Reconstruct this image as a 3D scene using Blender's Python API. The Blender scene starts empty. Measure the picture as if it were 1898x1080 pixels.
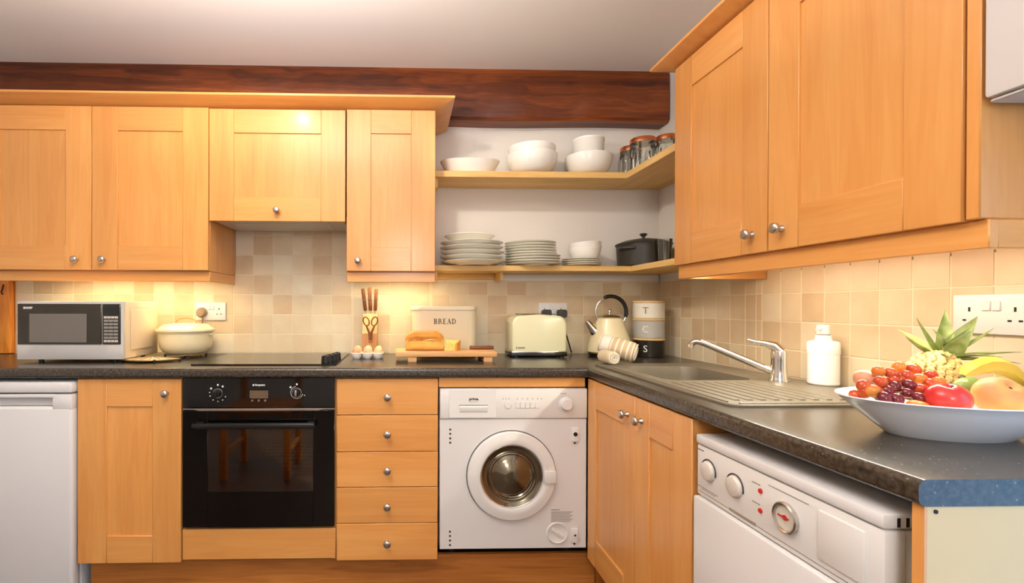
import bpy, bmesh, math, random
from mathutils import Matrix, Vector
random.seed(7)
S = bpy.context.scene
COL = S.collection
PI = math.pi

# ------------------------------------------------------------------ camera
cam_d = bpy.data.cameras.new('camera')
cam = bpy.data.objects.new('camera', cam_d)
COL.objects.link(cam)
S.camera = cam
FPX, PPX, PPY = 889.16, 773.24, 571.1          # focal length and principal point, photo is 1898 x 1080
cam_d.sensor_fit = 'HORIZONTAL'
cam_d.sensor_width = 36.0
cam_d.lens = FPX / 1898 * 36.0
cam_d.shift_x = (949 - PPX) / 1898
cam_d.shift_y = (PPY - 540) / 1898
cam_d.clip_start = 0.02
YAW, PITCH, ROLL = 0.02559, -0.00344, 0.00237
cam.matrix_world = (Matrix.Translation((0, -2.46847, 1.15016)) @ Matrix.Rotation(-YAW, 4, 'Z')
                    @ Matrix.Rotation(PI / 2 + PITCH, 4, 'X') @ Matrix.Rotation(ROLL, 4, 'Z'))

# ------------------------------------------------------------------ view and light
S.view_settings.view_transform = 'Standard'
S.view_settings.look = 'None'
S.view_settings.gamma = 1.0
S.view_settings.use_curve_mapping = False
S.view_settings.exposure = -0.18

W = bpy.data.worlds.new('sky')
S.world = W
W.use_nodes = True
bg = W.node_tree.nodes['Background']
bg.inputs[0].default_value = (0.42, 0.66, 1.0, 1)
bg.inputs[1].default_value = 1.2


def lamp(name, kind, loc, energy, color, rot=(0, 0, 0), **kw):
    d = bpy.data.lights.new(name, kind)
    d.energy = energy
    d.color = color
    for k, v in kw.items():
        setattr(d, k, v)
    o = bpy.data.objects.new(name, d)
    o.location = loc
    o.rotation_euler = rot
    COL.objects.link(o)
    return o


WARM = (1.0, 0.74, 0.42)
# ceiling spot bulbs just above the top of the frame
spot_a = lamp('ceiling_spot', 'SPOT', (-0.59, -1.00, 2.235), 20, (1.0, 0.80, 0.44), shadow_soft_size=0.03, spot_size=1.85, spot_blend=1.0)
spot_a.rotation_euler = (Vector((-0.85, -0.33, 1.60)) - Vector(spot_a.location)).to_track_quat('-Z', 'Y').to_euler()
spot = lamp('ceiling_spot', 'SPOT', (-0.12, -0.97, 2.18), 24, (1.0, 0.91, 0.74), shadow_soft_size=0.02, spot_size=1.0, spot_blend=0.5)
spot.rotation_euler = (Vector((0.88, -0.05, 1.50)) - Vector(spot.location)).to_track_quat('-Z', 'Y').to_euler()
# added fill light, out of view above and ahead of the camera; no real pendant
lamp('soft_fill', 'POINT', (-0.70, -1.50, 1.82), 2, (1.0, 0.88, 0.74), shadow_soft_size=0.14)
# unseen upward fill light, added to brighten the ceiling
lamp('ceiling_fill', 'AREA', (-0.45, -1.68, 1.76), 72, (1.0, 0.95, 0.92), rot=(PI, 0, 0), shape='DISK', size=0.35)
# unseen fill light added behind the camera to brighten the unit fronts
lamp('rear_fill', 'POINT', (0.0, -3.5, 1.7), 50, (1.0, 0.98, 0.96), shadow_soft_size=0.25)
# daylight through the glazed door in the right wall, beside the camera
lamp('window_daylight', 'AREA', (1.40, -2.50, 1.10), 17, (0.22, 0.55, 1.0), rot=(0, PI / 2, 0),
     shape='RECTANGLE', size=1.9, size_y=1.16)
# strip lights under the wall cabinets
lamp('strip_light', 'AREA', (-1.33, -0.17, 1.285), 4.0, (1.0, 0.85, 0.52), shape='RECTANGLE', size=0.80, size_y=0.03)
lamp('strip_light', 'AREA', (-0.06, -0.17, 1.285), 2.2, (1.0, 0.85, 0.52), shape='RECTANGLE', size=0.30, size_y=0.03)
lamp('strip_light', 'AREA', (1.10, -1.20, 1.272), 5.6, (1.0, 0.94, 0.74), rot=(0, 0.70, 0), shape='RECTANGLE', size=0.02, size_y=0.80)
lamp('strip_light', 'AREA', (1.11, -1.20, 1.272), 1.9, (1.0, 0.98, 0.84), rot=(0, -0.25, 0), shape='RECTANGLE', size=0.02, size_y=0.80)


# ------------------------------------------------------------------ materials
def lin(c):
    return tuple(((v / 255) / 12.92 if v / 255 <= 0.04045 else ((v / 255 + 0.055) / 1.055) ** 2.4) for v in c) + (1,)


MATS = {}


def new_mat(name):
    m = bpy.data.materials.new(name)
    m.use_nodes = True
    nt = m.node_tree
    b = nt.nodes['Principled BSDF']
    MATS[name] = m
    return m, nt, b


def plain(name, c, rough=0.5, metal=0.0, spec=0.5, noise=None, bump=None, coat=0, trans=0, emit=None, ior=None, sss=0):
    m, nt, b = new_mat(name)
    b.inputs['Base Color'].default_value = lin(c)
    b.inputs['Roughness'].default_value = rough
    b.inputs['Metallic'].default_value = metal
    b.inputs['Specular IOR Level'].default_value = spec
    b.inputs['Coat Weight'].default_value = coat
    b.inputs['Coat Roughness'].default_value = 0.08
    b.inputs['Transmission Weight'].default_value = trans
    if ior:
        b.inputs['IOR'].default_value = ior
    if sss:
        b.inputs['Subsurface Weight'].default_value = sss
        b.inputs['Subsurface Radius'].default_value = (0.02, 0.008, 0.004)
    if emit:
        b.inputs['Emission Color'].default_value = lin(emit[0])
        b.inputs['Emission Strength'].default_value = emit[1]
    if noise or bump:
        tc = nt.nodes.new('ShaderNodeTexCoord')
        n = nt.nodes.new('ShaderNodeTexNoise')
        n.inputs['Scale'].default_value = (noise or bump)[0]
        n.inputs['Detail'].default_value = 6
        nt.links.new(tc.outputs['Object'], n.inputs['Vector'])
        if noise:
            r = nt.nodes.new('ShaderNodeValToRGB')
            r.color_ramp.elements[0].position = 0.35
            r.color_ramp.elements[1].position = 0.65
            r.color_ramp.elements[0].color = lin(c)
            r.color_ramp.elements[1].color = lin(noise[1])
            nt.links.new(n.outputs['Fac'], r.inputs['Fac'])
            nt.links.new(r.outputs['Color'], b.inputs['Base Color'])
        if bump:
            bp = nt.nodes.new('ShaderNodeBump')
            bp.inputs['Strength'].default_value = bump[1]
            bp.inputs['Distance'].default_value = 0.002
            n2 = nt.nodes.new('ShaderNodeTexNoise')
            n2.inputs['Scale'].default_value = bump[0]
            nt.links.new(tc.outputs['Object'], n2.inputs['Vector'])
            nt.links.new(n2.outputs['Fac'], bp.inputs['Height'])
            nt.links.new(bp.outputs['Normal'], b.inputs['Normal'])
    return m


def wood(name, dark, mid, light, axis, rough=0.35, scale=1.0, contrast=(0.3, 0.7), rings=0.35, spec=0.5, coat=0.0):
    """axis: grain direction of the piece in its own coordinates (0, 1 or 2)"""
    m, nt, b = new_mat(name)
    N, L = nt.nodes.new, nt.links.new
    tc = N('ShaderNodeTexCoord')
    oi = N('ShaderNodeObjectInfo')
    mul = N('ShaderNodeMath'); mul.operation = 'MULTIPLY'; mul.inputs[1].default_value = 37.0
    L(oi.outputs['Random'], mul.inputs[0])
    add = N('ShaderNodeVectorMath'); add.operation = 'ADD'
    L(tc.outputs['Object'], add.inputs[0]); L(mul.outputs[0], add.inputs[1])
    mp = N('ShaderNodeMapping')
    sc = [14 * scale] * 3
    sc[axis] = 1.1 * scale
    mp.inputs['Scale'].default_value = sc
    L(add.outputs[0], mp.inputs['Vector'])
    n1 = N('ShaderNodeTexNoise'); n1.inputs['Scale'].default_value = 1.0; n1.inputs['Detail'].default_value = 3; n1.inputs['Distortion'].default_value = 0.6
    L(mp.outputs[0], n1.inputs['Vector'])
    mp2 = N('ShaderNodeMapping')
    sc2 = [120 * scale] * 3
    sc2[axis] = 5 * scale
    mp2.inputs['Scale'].default_value = sc2
    L(add.outputs[0], mp2.inputs['Vector'])
    n2 = N('ShaderNodeTexNoise'); n2.inputs['Scale'].default_value = 1.0; n2.inputs['Detail'].default_value = 4
    L(mp2.outputs[0], n2.inputs['Vector'])
    # cathedral figure
    mr = N('ShaderNodeMath'); mr.operation = 'MULTIPLY'; mr.inputs[1].default_value = 9.0
    L(n1.outputs['Fac'], mr.inputs[0])
    fr = N('ShaderNodeMath'); fr.operation = 'PINGPONG'; fr.inputs[1].default_value = 0.5
    L(mr.outputs[0], fr.inputs[0])
    mx = N('ShaderNodeMath'); mx.operation = 'MULTIPLY_ADD'
    L(fr.outputs[0], mx.inputs[0]); mx.inputs[1].default_value = rings; L(n1.outputs['Fac'], mx.inputs[2])
    mx2 = N('ShaderNodeMath'); mx2.operation = 'MULTIPLY_ADD'
    L(n2.outputs['Fac'], mx2.inputs[0]); mx2.inputs[1].default_value = 0.35; L(mx.outputs[0], mx2.inputs[2])
    sub = N('ShaderNodeMath'); sub.operation = 'SUBTRACT'; sub.inputs[1].default_value = 0.175 + rings * 0.25
    L(mx2.outputs[0], sub.inputs[0])
    r = N('ShaderNodeValToRGB')
    e = r.color_ramp.elements
    e[0].position, e[1].position = contrast
    e[0].color, e[1].color = lin(dark), lin(light)
    q = e.new(sum(contrast) / 2); q.color = lin(mid)
    L(sub.outputs[0], r.inputs['Fac'])
    # every board has its own tone
    hs = N('ShaderNodeHueSaturation')
    mv = N('ShaderNodeMath'); mv.operation = 'MULTIPLY_ADD'; mv.inputs[1].default_value = 0.12; mv.inputs[2].default_value = 0.94
    L(oi.outputs['Random'], mv.inputs[0]); L(mv.outputs[0], hs.inputs['Value'])
    L(r.outputs['Color'], hs.inputs['Color'])
    L(hs.outputs['Color'], b.inputs['Base Color'])
    b.inputs['Roughness'].default_value = rough
    b.inputs['Specular IOR Level'].default_value = spec
    b.inputs['Coat Weight'].default_value = coat
    b.inputs['Coat Roughness'].default_value = 0.16
    bp = N('ShaderNodeBump'); bp.inputs['Strength'].default_value = 0.12; bp.inputs['Distance'].default_value = 0.001
    L(n2.outputs['Fac'], bp.inputs['Height']); L(bp.outputs['Normal'], b.inputs['Normal'])
    return m


OAK = ((212, 143, 72), (220, 154, 82), (226, 164, 92))
for ax, nm in ((0, 'oak_x'), (1, 'oak_y'), (2, 'oak_z')):
    wood(nm, *OAK, ax, rough=0.36, contrast=(0.22, 0.75), rings=0.22, coat=0.3)
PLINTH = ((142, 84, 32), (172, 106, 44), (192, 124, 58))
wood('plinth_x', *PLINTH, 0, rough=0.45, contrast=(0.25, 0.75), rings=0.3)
PINE = ((205, 160, 92), (222, 182, 112), (232, 196, 130))
wood('pine_x', *PINE, 0, rough=0.5, contrast=(0.2, 0.8), rings=0.25)
wood('pine_y', *PINE, 1, rough=0.5, contrast=(0.2, 0.8), rings=0.25)
wood('beam_wood', (58, 22, 7), (112, 52, 15), (156, 80, 26), 0, rough=0.42, scale=0.8, contrast=(0.2, 0.8), rings=0.22)
wood('post_wood', (190, 100, 30), (222, 134, 48), (236, 156, 66), 2, rough=0.4)
wood('board_wood', (206, 150, 92), (222, 170, 112), (232, 184, 128), 0, rough=0.5, rings=0.15)
wood('block_wood', (200, 140, 84), (216, 160, 104), (226, 174, 118), 2, rough=0.5, rings=0.15)
wood('handle_wood', (92, 52, 28), (120, 70, 38), (140, 86, 50), 2, rough=0.45, rings=0.15, scale=3)
wood('lid_wood', (205, 165, 104), (218, 180, 120), (226, 190, 132), 0, rough=0.5, rings=0.1)
wood('floor_wood', (52, 32, 18), (74, 46, 26), (92, 60, 36), 0, rough=0.4)
wood('chair_wood', (170, 92, 30), (196, 116, 44), (210, 132, 58), 2, rough=0.4)

plain('wall_white', (226, 220, 212), 0.7, bump=(60, 0.15))
plain('ceiling_white', (234, 228, 222), 0.8, bump=(40, 0.1))
plain('grout', (232, 216, 186), 0.8)
plain('white_enamel', (226, 224, 222), 0.28)
plain('white_plastic', (230, 228, 224), 0.35)
plain('grey_plastic', (196, 194, 192), 0.4)
plain('mid_grey', (140, 136, 130), 0.5)
plain('ceramic', (244, 241, 234), 0.18)
plain('porcelain', (236, 236, 238), 0.15)
plain('plate_white', (246, 243, 230), 0.2)
plain('chrome', (222, 218, 210), 0.12, metal=1)
plain('steel', (196, 190, 182), 0.28, metal=1)
plain('silver', (205, 203, 200), 0.35, metal=0.35)
plain('black_glass', (8, 7, 6), 0.06, spec=0.55)
plain('black_plastic', (16, 14, 13), 0.35)
plain('dark_rubber', (28, 22, 18), 0.5)
plain('shadow_dark', (30, 26, 22), 0.7)
plain('cream_enamel', (232, 218, 176), 0.22)
plain('cream_toaster', (226, 222, 182), 0.22)
plain('cream_bin', (224, 212, 180), 0.35)
plain('cream_metal', (226, 204, 168), 0.4)
plain('cream_panel', (224, 192, 134), 0.45)
plain('ink_brown', (96, 76, 52), 0.6)
plain('ink_grey', (140, 130, 118), 0.6)
plain('ink_black', (30, 28, 28), 0.6)
plain('ink_white', (238, 236, 230), 0.5)
plain('cast_iron', (54, 50, 44), 0.42, bump=(300, 0.2))
plain('tin_white', (232, 226, 208), 0.4)
plain('tin_grey', (176, 174, 166), 0.4)
plain('tin_black', (38, 34, 28), 0.3, metal=0.4)
plain('copper', (206, 120, 76), 0.28, metal=0.9)
plain('towel_white', (228, 216, 196), 0.95, bump=(700, 0.6))
plain('towel_cream', (226, 208, 172), 0.95, bump=(500, 0.8))
plain('bread_crust', (206, 128, 40), 0.6, noise=(14, (226, 158, 66)), bump=(60, 0.5))
plain('bread_side', (226, 172, 78), 0.7, noise=(30, (232, 186, 96)), bump=(120, 0.4))
plain('bread_crumb', (238, 212, 128), 0.85, noise=(60, (228, 194, 100)), bump=(200, 0.6))
plain('egg_a', (222, 168, 122), 0.5, sss=0.05)
plain('egg_b', (230, 190, 146), 0.5, sss=0.05)
plain('egg_c', (236, 206, 158), 0.5, sss=0.05)
plain('plug_grey', (150, 128, 104), 0.45)
plain('led_red', (170, 30, 20), 0.3, emit=((200, 30, 16), 0.25))
plain('red_print', (190, 40, 30), 0.5)
plain('dial_face', (206, 200, 186), 0.4)
plain('clear_dial', (214, 206, 194), 0.15)
plain('wire', (176, 146, 96), 0.4, metal=0.4)
plain('sink_grey', (120, 110, 92), 0.42, noise=(500, (96, 88, 74)), spec=0.5)
plain('grape_red', (176, 48, 32), 0.16, noise=(30, (206, 92, 44)), sss=0.1)
plain('grape_amber', (214, 104, 44), 0.2, noise=(30, (226, 146, 60)), sss=0.1)
plain('grape_dark', (92, 24, 34), 0.2, noise=(22, (120, 34, 40)), sss=0.15)
plain('grape_stem', (126, 116, 50), 0.6)
plain('apple_red', (196, 34, 38), 0.22, noise=(9, (214, 80, 70)))
plain('peach', (226, 132, 84), 0.5, noise=(11, (224, 190, 104)))
plain('onion_pink', (216, 160, 120), 0.4, noise=(8, (206, 132, 100)))
plain('satsuma', (226, 130, 36), 0.4, bump=(200, 0.5))
plain('lime', (74, 124, 40), 0.3, noise=(12, (140, 160, 80)), bump=(200, 0.3))
plain('banana', (226, 184, 52), 0.4, noise=(10, (234, 204, 92)))
plain('banana_tip', (90, 72, 34), 0.6)
plain('pine_leaf', (104, 122, 54), 0.4, noise=(26, (166, 176, 112)))
plain('pine_eye', (208, 164, 84), 0.55, noise=(90, (232, 208, 146)))
plain('pine_body', (120, 84, 34), 0.6)
plain('iron_latch', (40, 34, 30), 0.5, metal=0.6)
plain('hinge_hole', (60, 46, 36), 0.6)
plain('white_frame', (232, 232, 230), 0.4)


def make_special():
    # glazed handmade wall tile, every tile with its own shade
    m, nt, b = new_mat('tile')
    N, L = nt.nodes.new, nt.links.new
    oi = N('ShaderNodeObjectInfo')
    r = N('ShaderNodeValToRGB'); r.color_ramp.interpolation = 'CONSTANT'
    cols = [(218, 198, 164), (213, 190, 154), (222, 206, 174), (214, 196, 162), (208, 183, 146), (224, 210, 180), (215, 192, 156), (220, 202, 168)]
    e = r.color_ramp.elements
    e[0].color = lin(cols[0]); e[0].position = 0
    e[1].color = lin(cols[1]); e[1].position = 1 / 8
    for i in range(2, 8):
        q = e.new(i / 8); q.color = lin(cols[i])
    L(oi.outputs['Random'], r.inputs['Fac'])
    tc = N('ShaderNodeTexCoord')
    ad = N('ShaderNodeVectorMath'); ad.operation = 'ADD'
    mu = N('ShaderNodeMath'); mu.operation = 'MULTIPLY'; mu.inputs[1].default_value = 50
    L(oi.outputs['Random'], mu.inputs[0]); L(tc.outputs['Object'], ad.inputs[0]); L(mu.outputs[0], ad.inputs[1])
    n = N('ShaderNodeTexNoise'); n.inputs['Scale'].default_value = 12; n.inputs['Detail'].default_value = 5
    L(ad.outputs[0], n.inputs['Vector'])
    mix = N('ShaderNodeMixRGB'); mix.blend_type = 'OVERLAY'; mix.inputs['Fac'].default_value = 0.22
    L(r.outputs['Color'], mix.inputs[1]); L(n.outputs['Fac'], mix.inputs[2])
    L(mix.outputs[0], b.inputs['Base Color'])
    b.inputs['Roughness'].default_value = 0.38
    n2 = N('ShaderNodeTexNoise'); n2.inputs['Scale'].default_value = 22
    L(ad.outputs[0], n2.inputs['Vector'])
    bp = N('ShaderNodeBump'); bp.inputs['Strength'].default_value = 0.15; bp.inputs['Distance'].default_value = 0.003
    L(n2.outputs['Fac'], bp.inputs['Height']); L(bp.outputs['Normal'], b.inputs['Normal'])

    # dark flecked laminate worktop
    m, nt, b = new_mat('worktop')
    N, L = nt.nodes.new, nt.links.new
    tc = N('ShaderNodeTexCoord')
    n = N('ShaderNodeTexNoise'); n.inputs['Scale'].default_value = 110; n.inputs['Detail'].default_value = 6
    v = N('ShaderNodeTexVoronoi'); v.inputs['Scale'].default_value = 70
    L(tc.outputs['Object'], n.inputs['Vector']); L(tc.outputs['Object'], v.inputs['Vector'])
    r = N('ShaderNodeValToRGB')
    e = r.color_ramp.elements
    e[0].position, e[1].position = 0.36, 0.66
    e[0].color, e[1].color = lin((46, 40, 33)), lin((74, 66, 56))
    L(n.outputs['Fac'], r.inputs['Fac'])
    r2 = N('ShaderNodeValToRGB')
    r2.color_ramp.elements[0].position, r2.color_ramp.elements[1].position = 0.06, 0.14
    r2.color_ramp.elements[0].color = (1, 1, 1, 1); r2.color_ramp.elements[1].color = (0, 0, 0, 1)
    L(v.outputs['Distance'], r2.inputs['Fac'])
    mm = N('ShaderNodeMath'); mm.operation = 'MULTIPLY'; mm.inputs[1].default_value = 0.4
    L(r2.outputs['Color'], mm.inputs[0])
    mix = N('ShaderNodeMixRGB')
    L(mm.outputs[0], mix.inputs['Fac']); L(r.outputs['Color'], mix.inputs[1]); mix.inputs[2].default_value = lin((176, 164, 148))
    L(mix.outputs[0], b.inputs['Base Color'])
    b.inputs['Roughness'].default_value = 0.24
    b.inputs['Specular IOR Level'].default_value = 0.6

    # thin glass: clear jars, oven window
    for nm, tint, fac in (('clear_glass', (0.93, 0.95, 0.92, 1), 1.5), ('oven_glass', (0.62, 0.57, 0.42, 1), 2.6)):
        m, nt, b = new_mat(nm)
        N, L = nt.nodes.new, nt.links.new
        out = nt.nodes['Material Output']
        t = N('ShaderNodeBsdfTransparent'); t.inputs[0].default_value = tint
        g = N('ShaderNodeBsdfGlossy'); g.inputs['Roughness'].default_value = 0.04
        f = N('ShaderNodeFresnel'); f.inputs['IOR'].default_value = fac
        mx = N('ShaderNodeMixShader')
        L(f.outputs[0], mx.inputs[0]); L(t.outputs[0], mx.inputs[1]); L(g.outputs[0], mx.inputs[2])
        L(mx.outputs[0], out.inputs['Surface'])

    # washing machine porthole: dark glossy glass
    plain('porthole', (128, 118, 98), 0.10, metal=0.85, spec=0.8)
    # brushed side of microwave window
    plain('mw_window', (112, 106, 98), 0.25)
    plain('mw_black', (44, 38, 26), 0.12, spec=0.6)

    # striped towel (stripes run around the roll, along object z)
    m, nt, b = new_mat('towel_stripe')
    N, L = nt.nodes.new, nt.links.new
    tc = N('ShaderNodeTexCoord')
    sp = N('ShaderNodeSeparateXYZ'); L(tc.outputs['Object'], sp.inputs[0])
    r = N('ShaderNodeValToRGB'); r.color_ramp.interpolation = 'CONSTANT'
    mr = N('ShaderNodeMapRange'); mr.inputs['From Min'].default_value = 0; mr.inputs['From Max'].default_value = 0.18
    L(sp.outputs['Z'], mr.inputs['Value'])
    cw, cb = lin((230, 220, 204)), lin((196, 170, 134))
    stops = [(0, cw), (0.22, cb), (0.245, cw), (0.27, cb), (0.36, cw), (0.40, cb), (0.49, cw), (0.53, cb), (0.62, cw), (0.66, cb), (0.73, cw), (0.755, cb), (0.78, cw)]
    e = r.color_ramp.elements
    e[0].position, e[0].color = stops[0]
    e[1].position, e[1].color = stops[1]
    for p, c in stops[2:]:
        q = e.new(p); q.color = c
    L(mr.outputs[0], r.inputs['Fac']); L(r.outputs['Color'], b.inputs['Base Color'])
    b.inputs['Roughness'].default_value = 0.95
    n = N('ShaderNodeTexNoise'); n.inputs['Scale'].default_value = 600
    L(tc.outputs['Object'], n.inputs['Vector'])
    bp = N('ShaderNodeBump'); bp.inputs['Strength'].default_value = 0.6; bp.inputs['Distance'].default_value = 0.001
    L(n.outputs['Fac'], bp.inputs['Height']); L(bp.outputs['Normal'], b.inputs['Normal'])


make_special()


# ------------------------------------------------------------------ mesh helpers
class MB:
    def __init__(self):
        self.bm = bmesh.new()

    def _xf(self, verts, mtx):
        if mtx is not None:
            bmesh.ops.transform(self.bm, matrix=mtx, verts=verts)

    def box(self, x0, x1, y0, y1, z0, z1, bev=0.0, seg=2, mtx=None):
        ret = bmesh.ops.create_cube(self.bm, size=1.0)
        vs = ret['verts']
        for v in vs:
            v.co = Vector(((x0 + x1) / 2 + v.co.x * (x1 - x0), (y0 + y1) / 2 + v.co.y * (y1 - y0), (z0 + z1) / 2 + v.co.z * (z1 - z0)))
        if bev > 0:
            es = list({e for v in vs for e in v.link_edges})
            r = bmesh.ops.bevel(self.bm, geom=es, offset=bev, segments=seg, profile=0.5, affect='EDGES')
            vs = list({v for f in r['faces'] for v in f.verts} | {v for v in vs if v.is_valid})
            # faces that were not bevelled keep their (new) verts, already in the set through shared edges
        self._xf(vs, mtx)
        return self

    def poly(self, pts, faces, mtx=None):
        vs = [self.bm.verts.new(p) for p in pts]
        for f in faces:
            try:
                self.bm.faces.new([vs[i] for i in f])
            except ValueError:
                pass
        self._xf(vs, mtx)
        return self

    def lathe(self, prof, seg=32, mtx=None, sx=1.0, sy=1.0, close=False, a0=0.0):
        """prof: (radius, z) pairs about z"""
        rings, allv = [], []
        for r, z in prof:
            if r < 1e-6:
                v = self.bm.verts.new((0, 0, z)); rings.append([v]); allv.append(v)
            else:
                ring = [self.bm.verts.new((r * sx * math.cos(a0 + 2 * PI * i / seg), r * sy * math.sin(a0 + 2 * PI * i / seg), z)) for i in range(seg)]
                rings.append(ring); allv += ring
        pairs = list(zip(rings, rings[1:]))
        if close:
            pairs.append((rings[-1], rings[0]))
        for a, b in pairs:
            for i in range(seg):
                j = (i + 1) % seg
                if len(a) == 1 and len(b) == 1:
                    continue
                if len(a) == 1:
                    self.bm.faces.new((a[0], b[j], b[i]))
                elif len(b) == 1:
                    self.bm.faces.new((a[i], a[j], b[0]))
                else:
                    self.bm.faces.new((a[i], a[j], b[j], b[i]))
        self._xf(allv, mtx)
        return self

    def cyl(self, p0, p1, r0, r1=None, seg=20, bev=0.0):
        p0, p1 = Vector(p0), Vector(p1)
        r1 = r0 if r1 is None else r1
        h = (p1 - p0).length
        q = (p1 - p0).normalized().to_track_quat('Z', 'Y').to_matrix().to_4x4()
        m = Matrix.Translation(p0) @ q
        if bev:
            prof = [(0, 0), (r0 - bev, 0), (r0, bev), (r1, h - bev), (r1 - bev, h), (0, h)]
        else:
            prof = [(0, 0), (r0, 0), (r1, h), (0, h)]
        return self.lathe(prof, seg, m)

    def sphere(self, c, r, seg=20, rings=12, mtx=None):
        if not hasattr(r, '__len__'):
            r = (r, r, r)
        prof = [(math.sin(PI * i / rings), -math.cos(PI * i / rings)) for i in range(rings + 1)]
        prof[0] = (0, -1); prof[-1] = (0, 1)
        m = Matrix.Translation(c) @ Matrix.Diagonal((r[0], r[1], r[2], 1))
        return self.lathe(prof, seg, (mtx @ m) if mtx is not None else m)

    def tube(self, pts, r, seg=10, closed=False, caps=True):
        pts = [Vector(p) for p in pts]
        n = len(pts)
        rs = r if hasattr(r, '__len__') else [r] * n
        up = None
        rings = []
        for i, p in enumerate(pts):
            if closed:
                t = (pts[(i + 1) % n] - pts[i - 1]).normalized()
            else:
                t = (pts[min(i + 1, n - 1)] - pts[max(i - 1, 0)]).normalized()
            if up is None:
                a = Vector((0, 0, 1)) if abs(t.z) < 0.9 else Vector((1, 0, 0))
                up = (a - a.dot(t) * t).normalized()
            else:
                up = (up - up.dot(t) * t).normalized()
            s = t.cross(up)
            rings.append([self.bm.verts.new(p + rs[i] * (math.cos(2 * PI * k / seg) * up + math.sin(2 * PI * k / seg) * s)) for k in range(seg)])
        pairs = list(zip(rings, rings[1:]))
        if closed:
            pairs.append((rings[-1], rings[0]))
        for a, b in pairs:
            for k in range(seg):
                j = (k + 1) % seg
                self.bm.faces.new((a[k], a[j], b[j], b[k]))
        if caps and not closed:
            self.bm.faces.new(rings[0][::-1]); self.bm.faces.new(rings[-1])
        return self

    def prism(self, poly, h0, h1, axis='z', mtx=None):
        """poly: 2-D outline; axis z -> (x,y), axis y -> (x,z), axis x -> (y,z)"""
        def P(a, b, h):
            return {'z': (a, b, h), 'y': (a, h, b), 'x': (h, a, b)}[axis]
        lo = [self.bm.verts.new(P(a, b, h0)) for a, b in poly]
        hi = [self.bm.verts.new(P(a, b, h1)) for a, b in poly]
        n = len(poly)
        self.bm.faces.new(lo[::-1]); self.bm.faces.new(hi)
        for i in range(n):
            j = (i + 1) % n
            self.bm.faces.new((lo[i], lo[j], hi[j], hi[i]))
        self._xf(lo + hi, mtx)
        return self

    def loft(self, rings, caps=True, mtx=None):
        R = [[self.bm.verts.new(p) for p in ring] for ring in rings]
        n = len(R[0])
        for a, b in zip(R, R[1:]):
            for i in range(n):
                j = (i + 1) % n
                self.bm.faces.new((a[i], a[j], b[j], b[i]))
        if caps:
            self.bm.faces.new(R[0][::-1]); self.bm.faces.new(R[-1])
        self._xf([v for r in R for v in r], mtx)
        return self

    def mesh(self, name, angle=38):
        bmesh.ops.recalc_face_normals(self.bm, faces=self.bm.faces)
        lim = math.radians(angle)
        for f in self.bm.faces:
            f.smooth = True
        for e in self.bm.edges:
            if len(e.link_faces) == 2:
                e.smooth = e.calc_face_angle(0) < lim
        me = bpy.data.meshes.new(name)
        self.bm.to_mesh(me)
        self.bm.free()
        return me


def put(name, me, mat, parent=None, loc=(0, 0, 0), rot=(0, 0, 0)):
    o = bpy.data.objects.new(name, me)
    if mat and not me.materials:
        me.materials.append(MATS[mat])
    o.location = loc
    o.rotation_euler = rot
    COL.objects.link(o)
    if parent is not None:
        o.parent = parent
    return o


def obj(name, mb, mat, parent=None, loc=(0, 0, 0), rot=(0, 0, 0), angle=38):
    return put(name, mb.mesh(name, angle), mat, parent, loc, rot)


def tag(o, label, cat, group=None):
    o['label'] = label
    o['category'] = cat
    if group:
        o['group'] = group
    return o


def thing(name, label, cat, loc=(0, 0, 0), rotz=0.0, group=None):
    o = bpy.data.objects.new(name, None)
    o.empty_display_size = 0.05
    o.location = loc
    o.rotation_euler = (0, 0, rotz)
    COL.objects.link(o)
    return tag(o, label, cat, group)


def struct(o):
    o['kind'] = 'structure'
    return o


def dup(root, loc, label, rotz=None, group=None):
    r = root.copy(); COL.objects.link(r); r.location = loc
    if rotz is not None:
        r.rotation_euler = (0, 0, rotz)
    r['label'] = label
    if group:
        r['group'] = group
    for ch in root.children:
        c = ch.copy(); COL.objects.link(c); c.parent = r
        for g in ch.children:
            d = g.copy(); COL.objects.link(d); d.parent = c
    return r


def text(name, s, size, mat, parent, loc, rot, depth=0.0006, align='CENTER', bold=0.0):
    cu = bpy.data.curves.new(name, 'FONT')
    cu.body = s; cu.size = size; cu.extrude = depth; cu.align_x = align; cu.align_y = 'CENTER'
    cu.offset = bold; cu.resolution_u = 3
    t = bpy.data.objects.new(name, cu)
    COL.objects.link(t)
    dg = bpy.context.evaluated_depsgraph_get()
    me = bpy.data.meshes.new_from_object(t.evaluated_get(dg))
    bpy.data.objects.remove(t); bpy.data.curves.remove(cu)
    me.materials.clear()
    return put(name, me, mat, parent, loc, rot)


FACE = (PI / 2, 0, 0)             # text that faces the room from the back wall
RX = Matrix.Rotation(PI / 2, 4, 'X')   # turns a z-lathe so that +z becomes -y


def rrect(x0, x1, y0, y1, r, n=6):
    pts = []
    for cx, cy, a in ((x1 - r, y1 - r, 0), (x0 + r, y1 - r, PI / 2), (x0 + r, y0 + r, PI), (x1 - r, y0 + r, 1.5 * PI)):
        for i in range(n + 1):
            t = a + PI / 2 * i / n
            pts.append((cx + r * math.cos(t), cy + r * math.sin(t)))
    return pts

# ================================================================== the room
XR = 1.3188            # right wall (tile face)
XL = -2.45             # left wall
YB = -4.2              # wall behind the camera
ZC = 2.33              # ceiling
WT = 0.91              # worktop height
TT = 0.006             # tile thickness

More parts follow.
